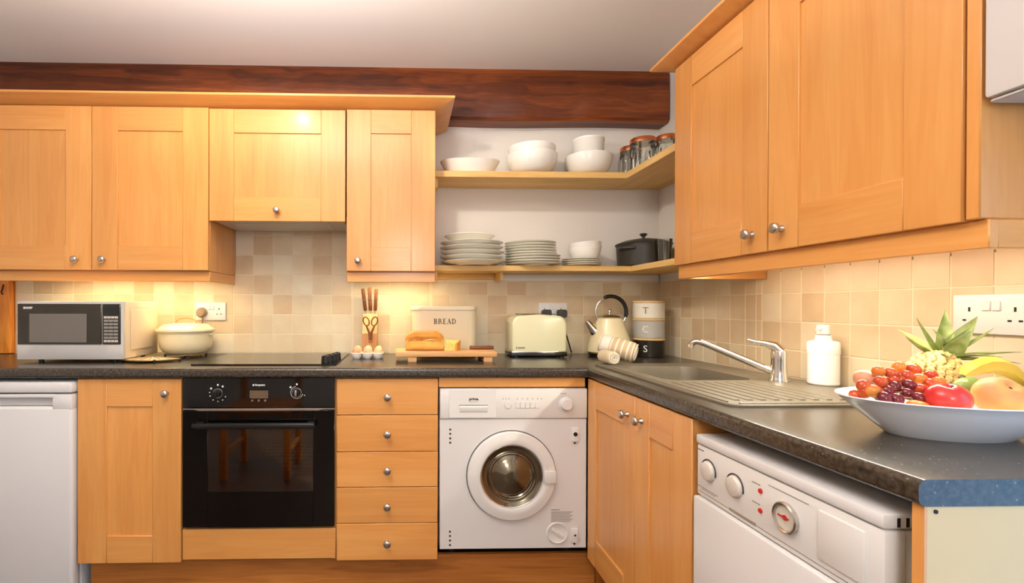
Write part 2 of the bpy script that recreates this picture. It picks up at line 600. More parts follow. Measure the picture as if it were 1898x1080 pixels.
struct(obj('floor', MB().box(XL - .1, XR + .15, YB - .1, .1, -.05, 0), 'floor_wood'))
struct(obj('ceiling', MB().box(XL - .1, XR + .15, YB - .1, .1, ZC, ZC + .05), 'ceiling_white'))
wall_b = struct(obj('wall_back', MB().box(XL - .1, XR + .15, TT, .12, 0, ZC), 'wall_white'))
# right wall with the opening of the glazed door beside the camera
WY0, WY1, WZ0, WZ1 = -3.10, -1.90, 0.12, 2.08
wall_r = struct(obj('wall_right', MB().box(XR + TT, XR + .15, WY1, TT, 0, ZC).box(XR + TT, XR + .15, YB, WY0, 0, ZC)
                    .box(XR + TT, XR + .15, WY0, WY1, 0, WZ0).box(XR + TT, XR + .15, WY0, WY1, WZ1, ZC), 'wall_white'))
struct(obj('wall_left', MB().box(XL - .1, XL, YB, TT, 0, ZC), 'wall_white'))
struct(obj('wall_front', MB().box(XL, XR + .15, YB - .1, YB, 0, ZC), 'wall_white'))
wf = MB()
for q in ((WY0, WY1, WZ0, WZ0 + .06), (WY0, WY1, WZ1 - .06, WZ1), (WY0, WY0 + .06, WZ0 + .06, WZ1 - .06), (WY1 - .06, WY1, WZ0 + .06, WZ1 - .06), (WY0 + .06, WY1 - .06, 1.02, 1.07)):
    wf.box(XR + .02, XR + .06, *q)
win = struct(obj('window_1', wf, 'white_frame'))

# ---- wall tiles, each one its own piece
tile_cache = {}


def tile_mesh(w, h):
    k = (round(w, 3), round(h, 3))
    if k not in tile_cache:
        tile_cache[k] = MB().box(-w / 2, w / 2, -TT, 0, -h / 2, h / 2, bev=0.0009, seg=1).mesh('tile', 30)
    return tile_cache[k]


G = 0.0035   # joint


def tile_field(parent, place, cols, rows):
    """cols, rows: lists of (start, end); place(u, z) gives location and rotation"""
    for (u0, u1) in cols:
        for (z0, z1) in rows:
            w, h = u1 - u0 - G, z1 - z0 - G
            if w < .012 or h < .012:
                continue
            loc, rot = place((u0 + u1) / 2, (z0 + z1) / 2)
            dz = random.uniform(-.0006, .0004)
            loc = (loc[0], loc[1], loc[2]) if rot else (loc[0], loc[1] + dz, loc[2])
            put('tile', tile_mesh(w, h), 'tile', parent, loc, (random.uniform(-.002, .002), 0, rot + random.uniform(-.002, .002)))


def cuts(a, b, origin, pitch):
    k = math.ceil((a - origin) / pitch - 1e-6)
    e = [a]
    x = origin + k * pitch
    while x < b - 1e-6:
        if x > a + 1e-6:
            e.append(x)
        x += pitch
    e.append(b)
    return list(zip(e, e[1:]))


TX0, TP = -0.6742, 0.1001
Z0 = 0.9125
rows4 = cuts(Z0, 1.312, 0.9094, TP)
grt = MB().box(-1.964, XR + TT, .0012, TT, WT, 1.30).box(-.864, -.26, .0012, TT, 1.30, 1.66)
obj('grout', grt, 'grout', wall_b)
pb = lambda u, z: ((u, TT, z), 0.0)
tile_field(wall_b, pb, cuts(-1.964, -.264, TX0, TP), rows4)
tile_field(wall_b, pb, cuts(-.264, .14, TX0, TP), rows4)
tile_field(wall_b, pb, cuts(.14, XR, TX0, TP), cuts(Z0, 1.278, 0.9094, TP))
tile_field(wall_b, pb, cuts(-.864, -.264, TX0, TP), cuts(1.3098, 1.66, 0.9094, TP))
obj('grout', MB().box(XR + .0012, XR + TT, -1.87, 0, WT, 1.275), 'grout', wall_r)
pr = lambda u, z: ((XR + TT, u, z), -PI / 2)
cr = cuts(-1.87, -.70, -.992, .0873)
tile_field(wall_r, pr, cr, cuts(Z0, 1.318, 0.908, .097))
tile_field(wall_r, pr, cuts(-.70, 0, -.992, .0873), cuts(Z0, 1.278, 0.908, .097))

# ---- old beam along the top of the back wall: rough hand-hewn face
bm_pts, bm_faces = [], []
NX = 60
for i in range(NX + 1):
    x = XL + (XR - XL) * i / NX
    wv = .004 * math.sin(i * .9) + .003 * math.sin(i * 2.3 + 1)
    zb = 2.078 + .004 * math.sin(i * .37)
    sec = [(TT, zb), (-.088 + wv, zb + wv * .3), (-.1 + wv, zb + .014), (-.102 + wv * 1.5, 2.2), (-.1 + wv, 2.31), (-.092, ZC), (TT, ZC)]
    bm_pts += [(x, a, b) for a, b in sec]
for i in range(NX):
    for k in range(7):
        a, b = i * 7 + k, i * 7 + (k + 1) % 7
        bm_faces.append((a, b, b + 7, a + 7))
bm_faces += [tuple(range(7)), tuple(range(NX * 7, NX * 7 + 7))]
tag(obj('ceiling_beam', MB().poly(bm_pts, bm_faces), 'beam_wood'),
    'dark brown old timber beam running under the ceiling along the back wall', 'beam')

# ---- wooden door post and planked door edge at the far left of the tiles
trim = struct(obj('trim_1', MB().box(-2.018, -1.966, -.03, TT, WT + .002, 1.40, bev=.004), 'post_wood'))
d1 = struct(obj('door_1', MB().box(-2.40, -2.022, -.012, TT, WT + .002, 1.40, bev=.003), 'post_wood'))
lt = MB().box(-2.075, -2.035, -.022, -.012, 1.20, 1.235, bev=.002).tube([(-2.05, -.03, 1.235), (-2.042, -.04, 1.215), (-2.04, -.035, 1.195)], .005)
lt.tube([(-1.995, -.032, 1.255), (-1.993, -.04, 1.235), (-1.999, -.04, 1.215), (-1.994, -.036, 1.205)], .003)
obj('latch', lt, 'iron_latch', d1)

# ================================================================== cabinets
KNOB = None


def knob_mesh():
    global KNOB
    if KNOB is None:
        KNOB = MB().lathe([(0, 0), (.009, 0), (.009, .003), (.0055, .006), (.0052, .013), (.010, .016), (.0145, .020), (.0145, .024), (.012, .028), (.005, .0295), (0, .0295)], 14, RX).mesh('knob', 50)
    return KNOB


def door(parent, x0, x1, z0, z1, yf, knob=None, st=.107, rt=.105, rb=.105, th=.02, rec=.006):
    """shaker door: recessed panel, two stiles, two rails, knob; yf = face of the frame"""
    p = obj('door', MB().box(x0 + st - .004, x1 - st + .004, yf + rec, yf + th - .003, z0 + rb - .004, z1 - rt + .004), 'oak_z', parent)
    b = .0014
    for a0, a1 in ((x0, x0 + st), (x1 - st, x1)):
        obj('stile', MB().box(a0, a1, yf, yf + th, z0, z1, bev=b, seg=1), 'oak_z', p)
    for a0, a1 in ((z0, z0 + rb), (z1 - rt, z1)):
        obj('rail', MB().box(x0 + st, x1 - st, yf, yf + th, a0, a1, bev=b, seg=1), 'oak_x', p)
    if knob:
        put('knob', knob_mesh(), 'steel', p, (knob[0], yf, knob[1]))
    return p


ZU0, ZU1 = 1.3075, 2.0225      # wall cabinet doors
YU = -0.3344
G2 = .0015


def pelmet(parent, pts, z0=1.259, z1=1.305, th=.018, name='pelmet'):
    """light rail hung under a wall cabinet, along straight runs"""
    for (ax, ay, bx, by) in pts:
        if abs(ay - by) < 1e-6:
            obj(name, MB().box(min(ax, bx), max(ax, bx), ay, ay + th, z0, z1, bev=.002, seg=1), 'oak_x', parent)
        else:
            obj(name, MB().box(ax, ax + th, min(ay, by), max(ay, by), z0, z1, bev=.002, seg=1), 'oak_y', parent)


# double wall cabinet at the left
c = thing('wall_cabinet', 'oak double wall cabinet with two shaker doors above the microwave', 'cabinet', (-1.876, 0, 0))
obj('carcass', MB().box(0, 1.012, -.314, -.001, 1.305, 2.02, bev=.001, seg=1), 'oak_z', c)
door(c, G2, .506 - G2, ZU0, ZU1, YU, (.442, 1.352), st=.111)
door(c, .506 + G2, 1.012 - G2, ZU0, ZU1, YU, (.560, 1.352), st=.111)
pelmet(c, [(0, -.312, 1.010, -.312), (.992, -.294, .992, -.002)])
# extractor hood cabinet over the hob
c = thing('hood_cabinet', 'short oak extractor cabinet over the hob with a flap door', 'cabinet', (-.8635, 0, 0))
obj('carcass', MB().box(.002, .598, -.314, -.001, 1.545, 2.02, bev=.001, seg=1), 'oak_z', c)
door(c, G2, .6 - G2, 1.5255, ZU1 - .004, YU, (.300, 1.572))
obj('hood_tray', MB().box(.01, .59, -.31, -.004, 1.530, 1.545, bev=.002, seg=1).box(.08, .52, -.26, -.06, 1.527, 1.530), 'silver', c)
# narrow wall cabinet
c = thing('wall_cabinet', 'narrow oak wall cabinet with one shaker door beside the open shelves', 'cabinet', (-.2605, 0, 0))
obj('carcass', MB().box(0, .396, -.314, -.001, 1.305, 2.02, bev=.001, seg=1), 'oak_z', c)
door(c, G2, .396 - G2, ZU0, ZU1, YU, (.053, 1.352))
pelmet(c, [(0, -.312, .396, -.312)])
for (a, b) in ((-1.75, -.91), (-.23, .11)):
    l = thing('under_cabinet_light', 'slim strip light under the %s' % ('double wall cabinet' if a < -1 else 'narrow wall cabinet'), 'light', (0, 0, 0))
    obj('housing', MB().box(a, b, -.20, -.14, 1.288, 1.3045, bev=.003), 'white_plastic', l)


def cornice(name, label, path, z0, zt, out, th=.014):
    """flared top moulding mitred along a path (outward side to the right of travel)"""
    def off(d):
        res = []
        n = len(path)
        for i in range(n):
            dirs = []
            if i > 0: dirs.append((Vector(path[i]) - Vector(path[i - 1])).normalized())
            if i < n - 1: dirs.append((Vector(path[i + 1]) - Vector(path[i])).normalized())
            ns = [Vector((v.y, -v.x)) for v in dirs]
            if len(ns) == 1:
                o = ns[0] * d
            else:
                m = (ns[0] + ns[1]).normalized()
                o = m * (d / max(.2, m.dot(ns[0])))
            res.append(Vector(path[i]) + o)
        return res
    prof = [(0.0, z0), (.006, z0), (out, zt - .009), (out, zt), (out - .006, zt), (-.008, z0 + .012), (-.008, z0)]
    lines = [[(q.x, q.y, z) for q in off(d)] for d, z in prof]
    rings = [[lines[k][i] for k in range(len(prof))] for i in range(len(path))]
    return tag(obj(name, MB().loft(rings), 'oak_x', angle=25), label, 'moulding')


cornice('cornice', 'oak cornice moulding along the top of the back wall cabinets', [(-1.95, -.320), (.1365, -.320), (.1365, -.003)], 2.0235, 2.062, .078)
cornice('cornice', 'oak cornice moulding along the top of the right wall cabinet', [(XR - .004, -.735), (XR - .32, -.735), (XR - .32, -1.665), (XR - .004, -1.665)], 2.022, 2.052, .070)

# right wall cabinet (local x runs along the wall towards the camera)
RR = -PI / 2
c = thing('wall_cabinet', 'large oak double wall cabinet with two shaker doors on the right wall over the sink', 'cabinet', (XR, -.737, 0), RR)
obj('carcass', MB().box(0, .930, -.314, -.001, 1.303, 2.018, bev=.001, seg=1), 'oak_z', c)
door(c, G2, .452 - G2, ZU0 - .005, ZU1 - .005, YU, (.395, 1.357), st=.10)
door(c, .452 + G2, .908 - G2, ZU0 - .005, ZU1 - .005, YU, (.503, 1.357), st=.10)
obj('end_panel', MB().box(.910, .932, -.332, -.001, 1.304, 2.02, bev=.002, seg=1), 'oak_z', c)
pelmet(c, [(0, -.318, .934, -.318), (.914, -.300, .914, -.002), (.0, -.300, .0, -.002)], 1.253, 1.303)
l = thing('under_cabinet_light', 'slim strip light under the right wall cabinet', 'light')
obj('housing', MB().box(1.07, 1.13, -1.62, -.78, 1.288, 1.3025, bev=.003), 'white_plastic', l)

# boiler / white wall box on the right wall next to that cabinet
c = thing('wall_boiler', 'white boxed boiler on the right wall beyond the oak cabinet', 'boiler', (XR, -1.676, 0), RR)
obj('casing', MB().box(0, .42, -.336, 0, 1.505, 2.25, bev=.006), 'white_enamel', c)
obj('base_plate', MB().box(.004, .416, -.330, 0, 1.497, 1.503, bev=.002, seg=1), 'grey_plastic', c)

# ------------------------------------------------------------------ base units of the back run
YD = -0.581
c = thing('base_cabinet', 'oak base cabinet with one shaker door between fridge and oven', 'cabinet', (-1.2665, 0, 0))
obj('carcass', MB().box(.002, .396, -.561, -.001, .15, .870, bev=.001, seg=1), 'oak_z', c)
door(c, G2, .397, .1515, .8665, YD, (.342, .812), st=.110, rt=.107)
c = thing('oven_housing', 'oak oven housing with a plain panel under the black oven', 'cabinet', (-.8675, 0, 0))
obj('side', MB().box(.001, .016, -.561, -.001, .15, .870), 'oak_z', c)
obj('side', MB().box(.584, .599, -.561, -.001, .15, .870), 'oak_z', c)
obj('shelf', MB().box(.017, .583, -.55, -.001, .262, .278), 'oak_x', c)
obj('lower_panel', MB().box(.002, .597, -.577, -.557, .160, .279, bev=.0015, seg=1), 'oak_x', c)

# drawer unit
c = thing('drawer_unit', 'oak drawer unit with five drawers between oven and washing machine', 'drawers', (-.2675, 0, 0))
obj('carcass', MB().box(.002, .398, -.561, -.001, .15, .870, bev=.001, seg=1), 'oak_z', c)
dz = [(.725, .8665), (.5805, .7225), (.441, .578), (.299, .4385), (.1525, .2965)]
for z0, z1 in dz:
    d = obj('drawer', MB().box(G2, .4 - G2, YD, YD + .02, z0, z1, bev=.0016, seg=1), 'oak_x', c)
    put('knob', knob_mesh(), 'steel', d, (.200, YD, (z0 + z1) / 2))

tag(obj('filler_rail', MB().box(.1345, .718, -.578, -.558, .832, .8700, bev=.0015, seg=1), 'oak_x'),
    'oak rail above the washing machine under the worktop', 'rail')
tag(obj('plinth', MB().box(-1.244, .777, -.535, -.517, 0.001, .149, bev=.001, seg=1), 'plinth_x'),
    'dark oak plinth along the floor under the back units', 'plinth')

# ------------------------------------------------------------------ right run base units (local x towards the camera)
c = thing('sink_cabinet', 'oak sink cabinet with two shaker doors under the sink', 'cabinet', (XR, -.578, 0), RR)
obj('carcass', MB().box(.0, .695, -.570, -.010, .15, .7, bev=.001, seg=1).box(.0, .695, -.570, -.54, .7, .870).box(0, .016, -.54, -.01, .7, .87).box(.679, .695, -.54, -.01, .7, .87), 'oak_z', c)
door(c, G2, .389 - G2, .1515, .8665, -.590, (.342, .800), st=.075)
door(c, .389 + G2, .695 - G2, .1515, .8665, -.590, (.435, .800), st=.088)
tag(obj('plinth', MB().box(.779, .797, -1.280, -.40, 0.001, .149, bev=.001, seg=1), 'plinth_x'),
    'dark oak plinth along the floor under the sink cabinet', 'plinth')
c = thing('end_panel', 'cream panel with an oak edge closing the right run of units', 'panel', (XR, -1.798, 0), RR)
obj('board', MB().box(0, .0165, -.585, -.001, .001, .8715), 'cream_panel', c)
obj('edging', MB().box(0, .0165, -.589, -.5851, .001, .8715), 'oak_z', c)
obj('screw_cap', MB().lathe([(0, 0), (.003, 0), (.003, .0012), (0, .0014)], 10, Matrix.Translation((.0165, -.573, .864)) @ Matrix.Rotation(PI / 2, 4, 'Y')), 'shadow_dark', c)

# ------------------------------------------------------------------ L-shaped worktop
XF = XR - .6
YE = -1.817
wt = thing('worktop', 'dark flecked L-shaped laminate worktop with rounded front edges', 'worktop', (0, 0, WT))
H = .038


def postform(f0, f1):
    """cross-section from front f0 to back f1 (front rounded), z from -H to 0"""
    r = .011
    s = 1 if f1 > f0 else -1
    pts = [(f1, 0)]
    for i in range(7):
        a = PI / 2 * i / 6
        pts.append((f0 + s * (r - r * math.sin(a)), -r + r * math.cos(a)))
    for i in range(7):
        a = PI / 2 * i / 6
        pts.append((f0 + s * (r - r * math.cos(a)), -H + r - r * math.sin(a)))
    pts.append((f1, -H))
    return pts


m = MB()
prof = postform(-.6, -.02)
m.prism(prof, -2.40, XF + .011, 'x')
obj('back_run', m.box(XF + .011, XR - .001, -.589, -.02, -H, 0).box(-2.40, XR - .001, -.02, -.0005, -H, 0), 'worktop', wt)
m = MB()
SX0, SX1, SY0, SY1 = .80, 1.265, -1.32, -.589
m.prism(postform(XF, SX0), YE, SY1, 'y')
m.box(SX0, SX1, YE, SY0, -H, 0).box(SX1, XR - .001, YE, SY1, -H, 0)
obj('right_run', m, 'worktop', wt)

# ================================================================== appliances
# ---- built-in oven
o = thing('oven', 'black glass built-in oven with two dials and a clock', 'oven', (-.568, -.585, .285))
# local: x centred, y 0 = front face, z 0 = bottom
hw = .294
cav = MB()
for b in ((-.28, .28, .03, .50, .0, .012), (-.28, .28, .03, .50, .44, .452), (-.28, -.268, .03, .50, .012, .44), (.268, .28, .03, .50, .012, .44), (-.28, .28, .488, .50, .012, .44)):
    cav.box(*b)
obj('cavity', cav, 'mid_grey', o)
obj('control_panel', MB().box(-hw, hw, 0, .03, .470, .587, bev=.002, seg=1), 'black_glass', o)
obj('trim_strip', MB().box(-hw, hw, .002, .03, .4625, .4670).prism([(-.245, .462), (-.232, .4585), (.232, .4585), (.245, .462), (.245, .4645), (-.245, .4645)], -.002, .004, 'y'), 'steel', o)
wx0, wx1, wz0, wz1 = -.197, .210, .143, .387
fr = MB().box(-hw, wx0, 0, .026, .004, .460, bev=.0015, seg=1).box(wx1, hw, 0, .026, .004, .460, bev=.0015, seg=1)
fr.box(wx0, wx1, 0, .026, .004, wz0).box(wx0, wx1, 0, .026, wz1, .460)
dr = obj('door', fr, 'black_glass', o)
obj('window_pane', MB().box(wx0, wx1, .002, .006, wz0, wz1), 'oven_glass', dr)
hd = MB().box(-.245, .222, -.040, -.026, .395, .418, bev=.005)
for x in (-.225, .202):
    hd.box(x - .014, x + .014, -.030, .002, .398, .415, bev=.003)
obj('handle', hd, 'black_plastic', dr)
rk = MB()
for y in (.06, .11, .16, .21, .26, .31, .36, .41):
    rk.tube([(-.265, y, .206), (.265, y, .206)], .0025, 6)
for x in [-.26 + .04 * i for i in range(14)]:
    rk.tube([(x, .055, .2085), (x, .415, .2085)], .0018, 6)
obj('rack', rk, 'steel', o)
obj('tray', MB().box(-.262, .262, .05, .42, .05, .056, bev=.002), 'steel', o)
for kx, kz in ((-.158, .527), (.147, .529)):
    k = obj('dial', MB().lathe([(0, 0), (.0165, 0), (.0165, .004), (.014, .018), (.012, .020), (0, .020)], 24, Matrix.Translation((kx, 0, kz)) @ RX), 'black_plastic', o)
    obj('dial_ring', MB().lathe([(.0165, 0), (.0185, 0), (.0185, .003), (.0165, .003)], 28, Matrix.Translation((kx, 0, kz)) @ RX, close=True), 'steel', k)
    obj('grip', MB().box(kx - .004, kx + .004, -.026, -.018, kz - .013, kz + .013, bev=.002), 'black_plastic' if kx < 0 else 'steel', k)
mk = MB()
for i, a in enumerate((90, 55, 145, 175, 200, 235, 270, 305, 335)):
    s = .0034 if i < 3 else .0018
    px_, pz_ = -.158 + .032 * math.cos(math.radians(a)), .527 + .032 * math.sin(math.radians(a))
    mk.box(px_ - s, px_ + s, -.0006, .0004, pz_ - s, pz_ + s)
for a in (90, 140, -20):
    px_, pz_ = .147 + .032 * math.cos(math.radians(a)), .529 + .032 * math.sin(math.radians(a))
    s = .0034 if a > 0 else .0018
    mk.box(px_ - s, px_ + s, -.0006, .0004, pz_ - s, pz_ + s)
mk.tube([(.147 + .0235 * math.cos(math.radians(a)), -.0006, .529 + .0235 * math.sin(math.radians(a))) for a in range(100, 346, 7)], .0009, 5)
obj('dial_markings', mk, 'ink_white', o)
obj('clock_display', MB().box(-.033, .033, -.0008, .001, .510, .537), 'ink_brown', o)
obj('display_frame', MB().box(-.035, .035, -.0015, .001, .5075, .5095).box(-.035, -.0335, -.0012, .001, .5095, .537).box(.0335, .035, -.0012, .001, .5095, .537), 'steel', o)
bt = MB()
for x in (-.025, 0, .025):
    bt.lathe([(0, 0), (.0048, 0), (.004, .004), (0, .0045)], 14, Matrix.Translation((x, 0, .498)) @ RX)
obj('clock_buttons', bt, 'steel', o)
text('brand_mark', 'Hotpoint', .0105, 'ink_white', o, (.004, -.0006, .5585), FACE, bold=.0003)
obj('brand_square', MB().box(-.024, -.0185, -.0006, .0004, .555, .5615), 'ink_white', o)

# ---- washing machine
w = thing('washing_machine', 'white integrated washing machine with a round porthole under the worktop', 'washing machine', (.4325, -.570, .005))
# local: x centred, y 0 = front, z from 0
obj('body', MB().box(-.2935, .2935, .001, .55, .183, .822, bev=.003), 'white_enamel', w)
obj('feet', MB().cyl((-.24, .08, 0), (-.24, .08, .185), .02, .02, 12).cyl((.24, .08, 0), (.24, .08, .185), .02, .02, 12).cyl((-.24, .48, 0), (-.24, .48, .185), .02, .02, 12).cyl((.24, .48, 0), (.24, .48, .185), .02, .02, 12), 'dark_rubber', w)
obj('front_panel', MB().box(-.2935, .2935, -.004, .001, .184, .700, bev=.002, seg=1), 'white_enamel', w)
obj('control_panel', MB().box(-.2935, .2935, -.010, .001, .703, .821, bev=.004), 'white_plastic', w)
dw = obj('detergent_drawer', MB().box(-.258, -.070, -.0125, -.009, .706, .819, bev=.0015, seg=1), 'white_plastic', w)
obj('drawer_slot', MB().box(-.218, -.104, -.0130, -.0120, .7545, .7580), 'mid_grey', dw)
obj('drawer_grip', MB().prism([(-.0125, .7545), (-.0125, .728), (-.0165, .735), (-.0165, .750)], -.216, -.106, 'x'), 'white_plastic', dw)
text('brand_mark', 'prima', .016, 'ink_black', dw, (-.160, -.0130, .7815), FACE, bold=.0003)
obj('model_line', MB().box(-.176, -.146, -.0130, -.0122, .7695, .7710), 'ink_grey', dw)
pm = MB()
for i, x in enumerate((-.043, -.031, -.020, .014, .034, .054, .074, .094, .110)):
    pm.box(x - .0018, x + .0018, -.0106, -.0098, .7795, .7830)
obj('programme_marks', pm, 'ink_grey', w)
kb = obj('start_button', MB().lathe([(0, 0), (.014, 0), (.0145, .002), (.013, .004), (0, .0045)], 22, Matrix.Translation((-.024, -.0095, .7565)) @ RX), 'white_plastic', w)
bb = MB()
for i in range(5):
    x = .006 + i * .0196
    bb.box(x, x + .018, -.0125, -.0095, .744, .770, bev=.0012, seg=1)
obj('button_row', bb, 'white_plastic', w)
kd = obj('programme_dial', MB().lathe([(0, 0), (.027, 0), (.027, .004), (.0235, .006), (.0225, .017), (.020, .020), (0, .0205)], 28, Matrix.Translation((.208, -.0095, .760)) @ RX), 'white_plastic', w)
mk = MB()
for i in range(24):
    a = 2 * PI * i / 24
    cx_, cz_ = .208 + .034 * math.cos(a), .760 + .034 * math.sin(a)
    mk.box(cx_ - .0011, cx_ + .0011, -.0104, -.0098, cz_ - .0011, cz_ + .0011)
mk.box(.186, .210, -.0104, -.0098, .8005, .8025)
obj('dial_marks', mk, 'ink_grey', kd)
PC = Matrix.Translation((-.0085, -.004, .476)) @ RX
obj('door_gap', MB().lathe([(.1770, 0), (.1795, 0), (.1795, .0012), (.1770, .0012)], 64, PC, close=True), 'shadow_dark', w)
pd = obj('porthole_door', MB().lathe([(.176, 0), (.176, .012), (.172, .017), (.150, .022), (.134, .024), (.127, .021), (.1235, .012), (.1235, 0)], 64, PC, close=True), 'white_plastic', w)
obj('glass_bowl', MB().lathe([(.1235, .012), (.119, .0135), (.113, .009), (.108, .005), (.100, .004), (.096, .0075), (.092, .0045), (.087, .0075), (.082, .005), (.076, .008), (.066, .015), (.060, .0155), (.052, .021), (.040, .0225), (.034, .0262), (.02, .0275), (0, .028)], 56, PC), 'porthole', pd)
obj('glass_ring', MB().lathe([(.1215, .0130), (.1235, .0150), (.1215, .0165), (.1195, .0150)], 56, PC, close=True), 'chrome', pd)
obj('door_catch', MB().box(.115, .163, -.034, -.022, .452, .500, bev=.003), 'white_plastic', pd)
hh = MB()
for z in (.659, .642, .624, .607, .254, .237, .219, .201):
    hh.lathe([(0, 0), (.0042, 0), (.0042, .001), (0, .001)], 12, Matrix.Translation((-.252, -.004, z)) @ RX)
obj('hinge_holes', hh, 'hinge_hole', w)
for z, big in ((.640, .0085), (.238, .004)):
    cp = obj('catch_plate', MB().box(.233, .259, -.012, -.003, z - .030, z + .026, bev=.002), 'white_plastic', w)
    obj('catch_hole', MB().lathe([(0, 0), (big, 0), (big, .001), (0, .001)], 14, Matrix.Translation((.246, -.012, z)) @ RX).lathe([(0, 0), (.004, 0), (.004, .001), (0, .001)], 12, Matrix.Translation((.246, -.004, z - .037)) @ RX), 'shadow_dark', cp)
fc = obj('filter_cap', MB().lathe([(.043, 0), (.043, .004), (.040, .006), (.036, .003), (0, .003)], 36, Matrix.Translation((.176, -.004, .246)) @ RX), 'white_plastic', w)
obj('filter_grip', MB().box(-.028, .028, -.012, -.006, -.007, .007, bev=.002, mtx=Matrix.Translation((.176, 0, .246)) @ Matrix.Rotation(.7, 4, 'Y')).lathe([(0, 0), (.006, 0), (.006, .001), (0, .001)], 12, Matrix.Translation((.176, -.012, .246)) @ RX), 'white_plastic', fc)
lb = MB().box(.152, .186, -.0046, -.0038, .336, .339)
for i in range(9):
    lb.box(.152, .238 - (i % 3) * .006, -.0046, -.0038, .328 - i * .0048, .3298 - i * .0048)
obj('instruction_print', lb, 'ink_grey', w)

# ---- under-counter fridge
f = thing('fridge', 'white under-counter fridge at the left end of the units', 'fridge', (-1.549, -.60, 0))
obj('cabinet_body', MB().box(-.275, .275, .055, .57, .02, .815, bev=.006), 'white_enamel', f)
obj('top_board', MB().box(-.278, .278, -.002, .575, .8165, .858, bev=.008), 'white_enamel', f)
dd = obj('door', MB().box(-.275, .275, 0, .050, .06, .764, bev=.012, seg=3).box(-.275, -.20, 0, .05, .75, .812, bev=.006).box(.200, .275, 0, .05, .75, .812, bev=.006).box(-.21, .21, .022, .05, .75, .812).box(-.21, .21, 0, .03, .798, .812, bev=.003), 'white_enamel', f)
obj('grip_recess', MB().box(-.2, .2, .014, .022, .766, .797, bev=.002, seg=1), 'grey_plastic', dd)
text('brand_mark', 'BOSCH', .022, 'ink_grey', dd, (-.030, -.0006, .694), FACE)
obj('plinth_strip', MB().box(-.268, .268, .03, .06, .004, .058), 'grey_plastic', f)
obj('feet', MB().cyl((-.23, .1, 0), (-.23, .1, .022), .018).cyl((.23, .1, 0), (.23, .1, .022), .018).cyl((-.23, .5, 0), (-.23, .5, .022), .018).cyl((.23, .5, 0), (.23, .5, .022), .018), 'dark_rubber', f)

# ---- slimline dishwasher on the right run; local x towards the camera, y 0 = wall
d = thing('dishwasher', 'white slim dishwasher with dials and a gauge at the end of the right run', 'dishwasher', (XR, -1.298, 0), RR)
YF = -.594
Wd = .467
obj('cabinet_body', MB().box(.004, Wd - .004, YF + .035, -.03, .02, .812, bev=.004), 'white_enamel', d)
lid = obj('top_lid', MB().box(0, Wd, YF - .003, -.03, .815, .838, bev=.005), 'white_enamel', d)
vs_ = MB()
for i in range(3):
    vs_.box(Wd - .0004, Wd + .0006, YF + .018 + i * .014, YF + .023 + i * .014, .819, .833, bev=.0002, seg=1)
obj('lid_vents', vs_, 'shadow_dark', lid)
cp = obj('control_panel', MB().box(.001, Wd - .001, YF, YF + .035, .690, .813, bev=.004), 'white_plastic', d)
dr = obj('door', MB().box(.001, Wd - .001, YF - .010, YF + .035, .10, .687, bev=.005), 'white_enamel', d)
obj('panel_groove', MB().box(.01, Wd - .01, YF - .0006, YF + .001, .700, .7015).box(.12, .20, YF - .001, YF + .001, .6985, .7045), 'ink_grey', cp)
for kx, kz in ((.047, .760), (.138, .758)):
    M_ = Matrix.Translation((kx, YF, kz)) @ RX
    k = obj('dial', MB().lathe([(0, 0), (.0235, 0), (.0235, .003), (.021, .008), (.019, .009), (0, .0095)], 30, M_), 'clear_dial', cp)
    obj('dial_scale', MB().tube([(kx + .0265 * math.cos(a), YF - .0008, kz + .0265 * math.sin(a)) for a in [math.radians(t) for t in range(-15, 200, 8)]], .0014, 6), 'ink_black', k)
for kz in (.777, .737):
    l = obj('indicator', MB().lathe([(0, 0), (.0052, 0), (.0045, .003), (0, .0035)], 14, Matrix.Translation((.214, YF, kz)) @ RX), 'led_red', cp)
    obj('indicator_print', MB().box(.190, .212, YF - .0006, YF + .0004, kz + .010, kz + .0118), 'ink_grey', l)
M_ = Matrix.Translation((.281, YF, .752)) @ RX
gg = obj('gauge', MB().lathe([(.029, 0), (.029, .007), (.0265, .009), (.0235, .007), (.0235, .002), (.0235, 0)], 36, M_, close=True), 'steel', cp)
obj('gauge_face', MB().lathe([(0, .002), (.0238, .002), (.0238, .0035), (0, .0035)], 36, M_), 'dial_face', gg)
obj('needle', MB().box(.264, .290, YF - .0052, YF - .0042, .7505, .7535).lathe([(0, .004), (.005, .004), (.005, .0055), (0, .006)], 14, M_), 'red_print', gg)
obj('flap', MB().box(.352, .436, YF - .0035, YF + .001, .712, .798, bev=.002), 'white_plastic', cp)
for q_ in ((.003, .028, .8005, .8035), (.004, .080, .712, .7136), (.02, .07, .708, .7092), (.235, .330, .7965, .7978)):
    obj('printed_line', MB().box(q_[0], q_[1], YF - .0006, YF + .0004, q_[2], q_[3]), 'ink_grey', cp)
obj('plinth_strip', MB().box(.006, Wd - .006, YF + .05, YF + .06, .004, .098), 'grey_plastic', d)
obj('feet', MB().cyl((.04, -.5, 0), (.04, -.5, .022), .016).cyl((.42, -.5, 0), (.42, -.5, .022), .016).cyl((.04, -.1, 0), (.04, -.1, .022), .016).cyl((.42, -.1, 0), (.42, -.1, .022), .016), 'dark_rubber', d)

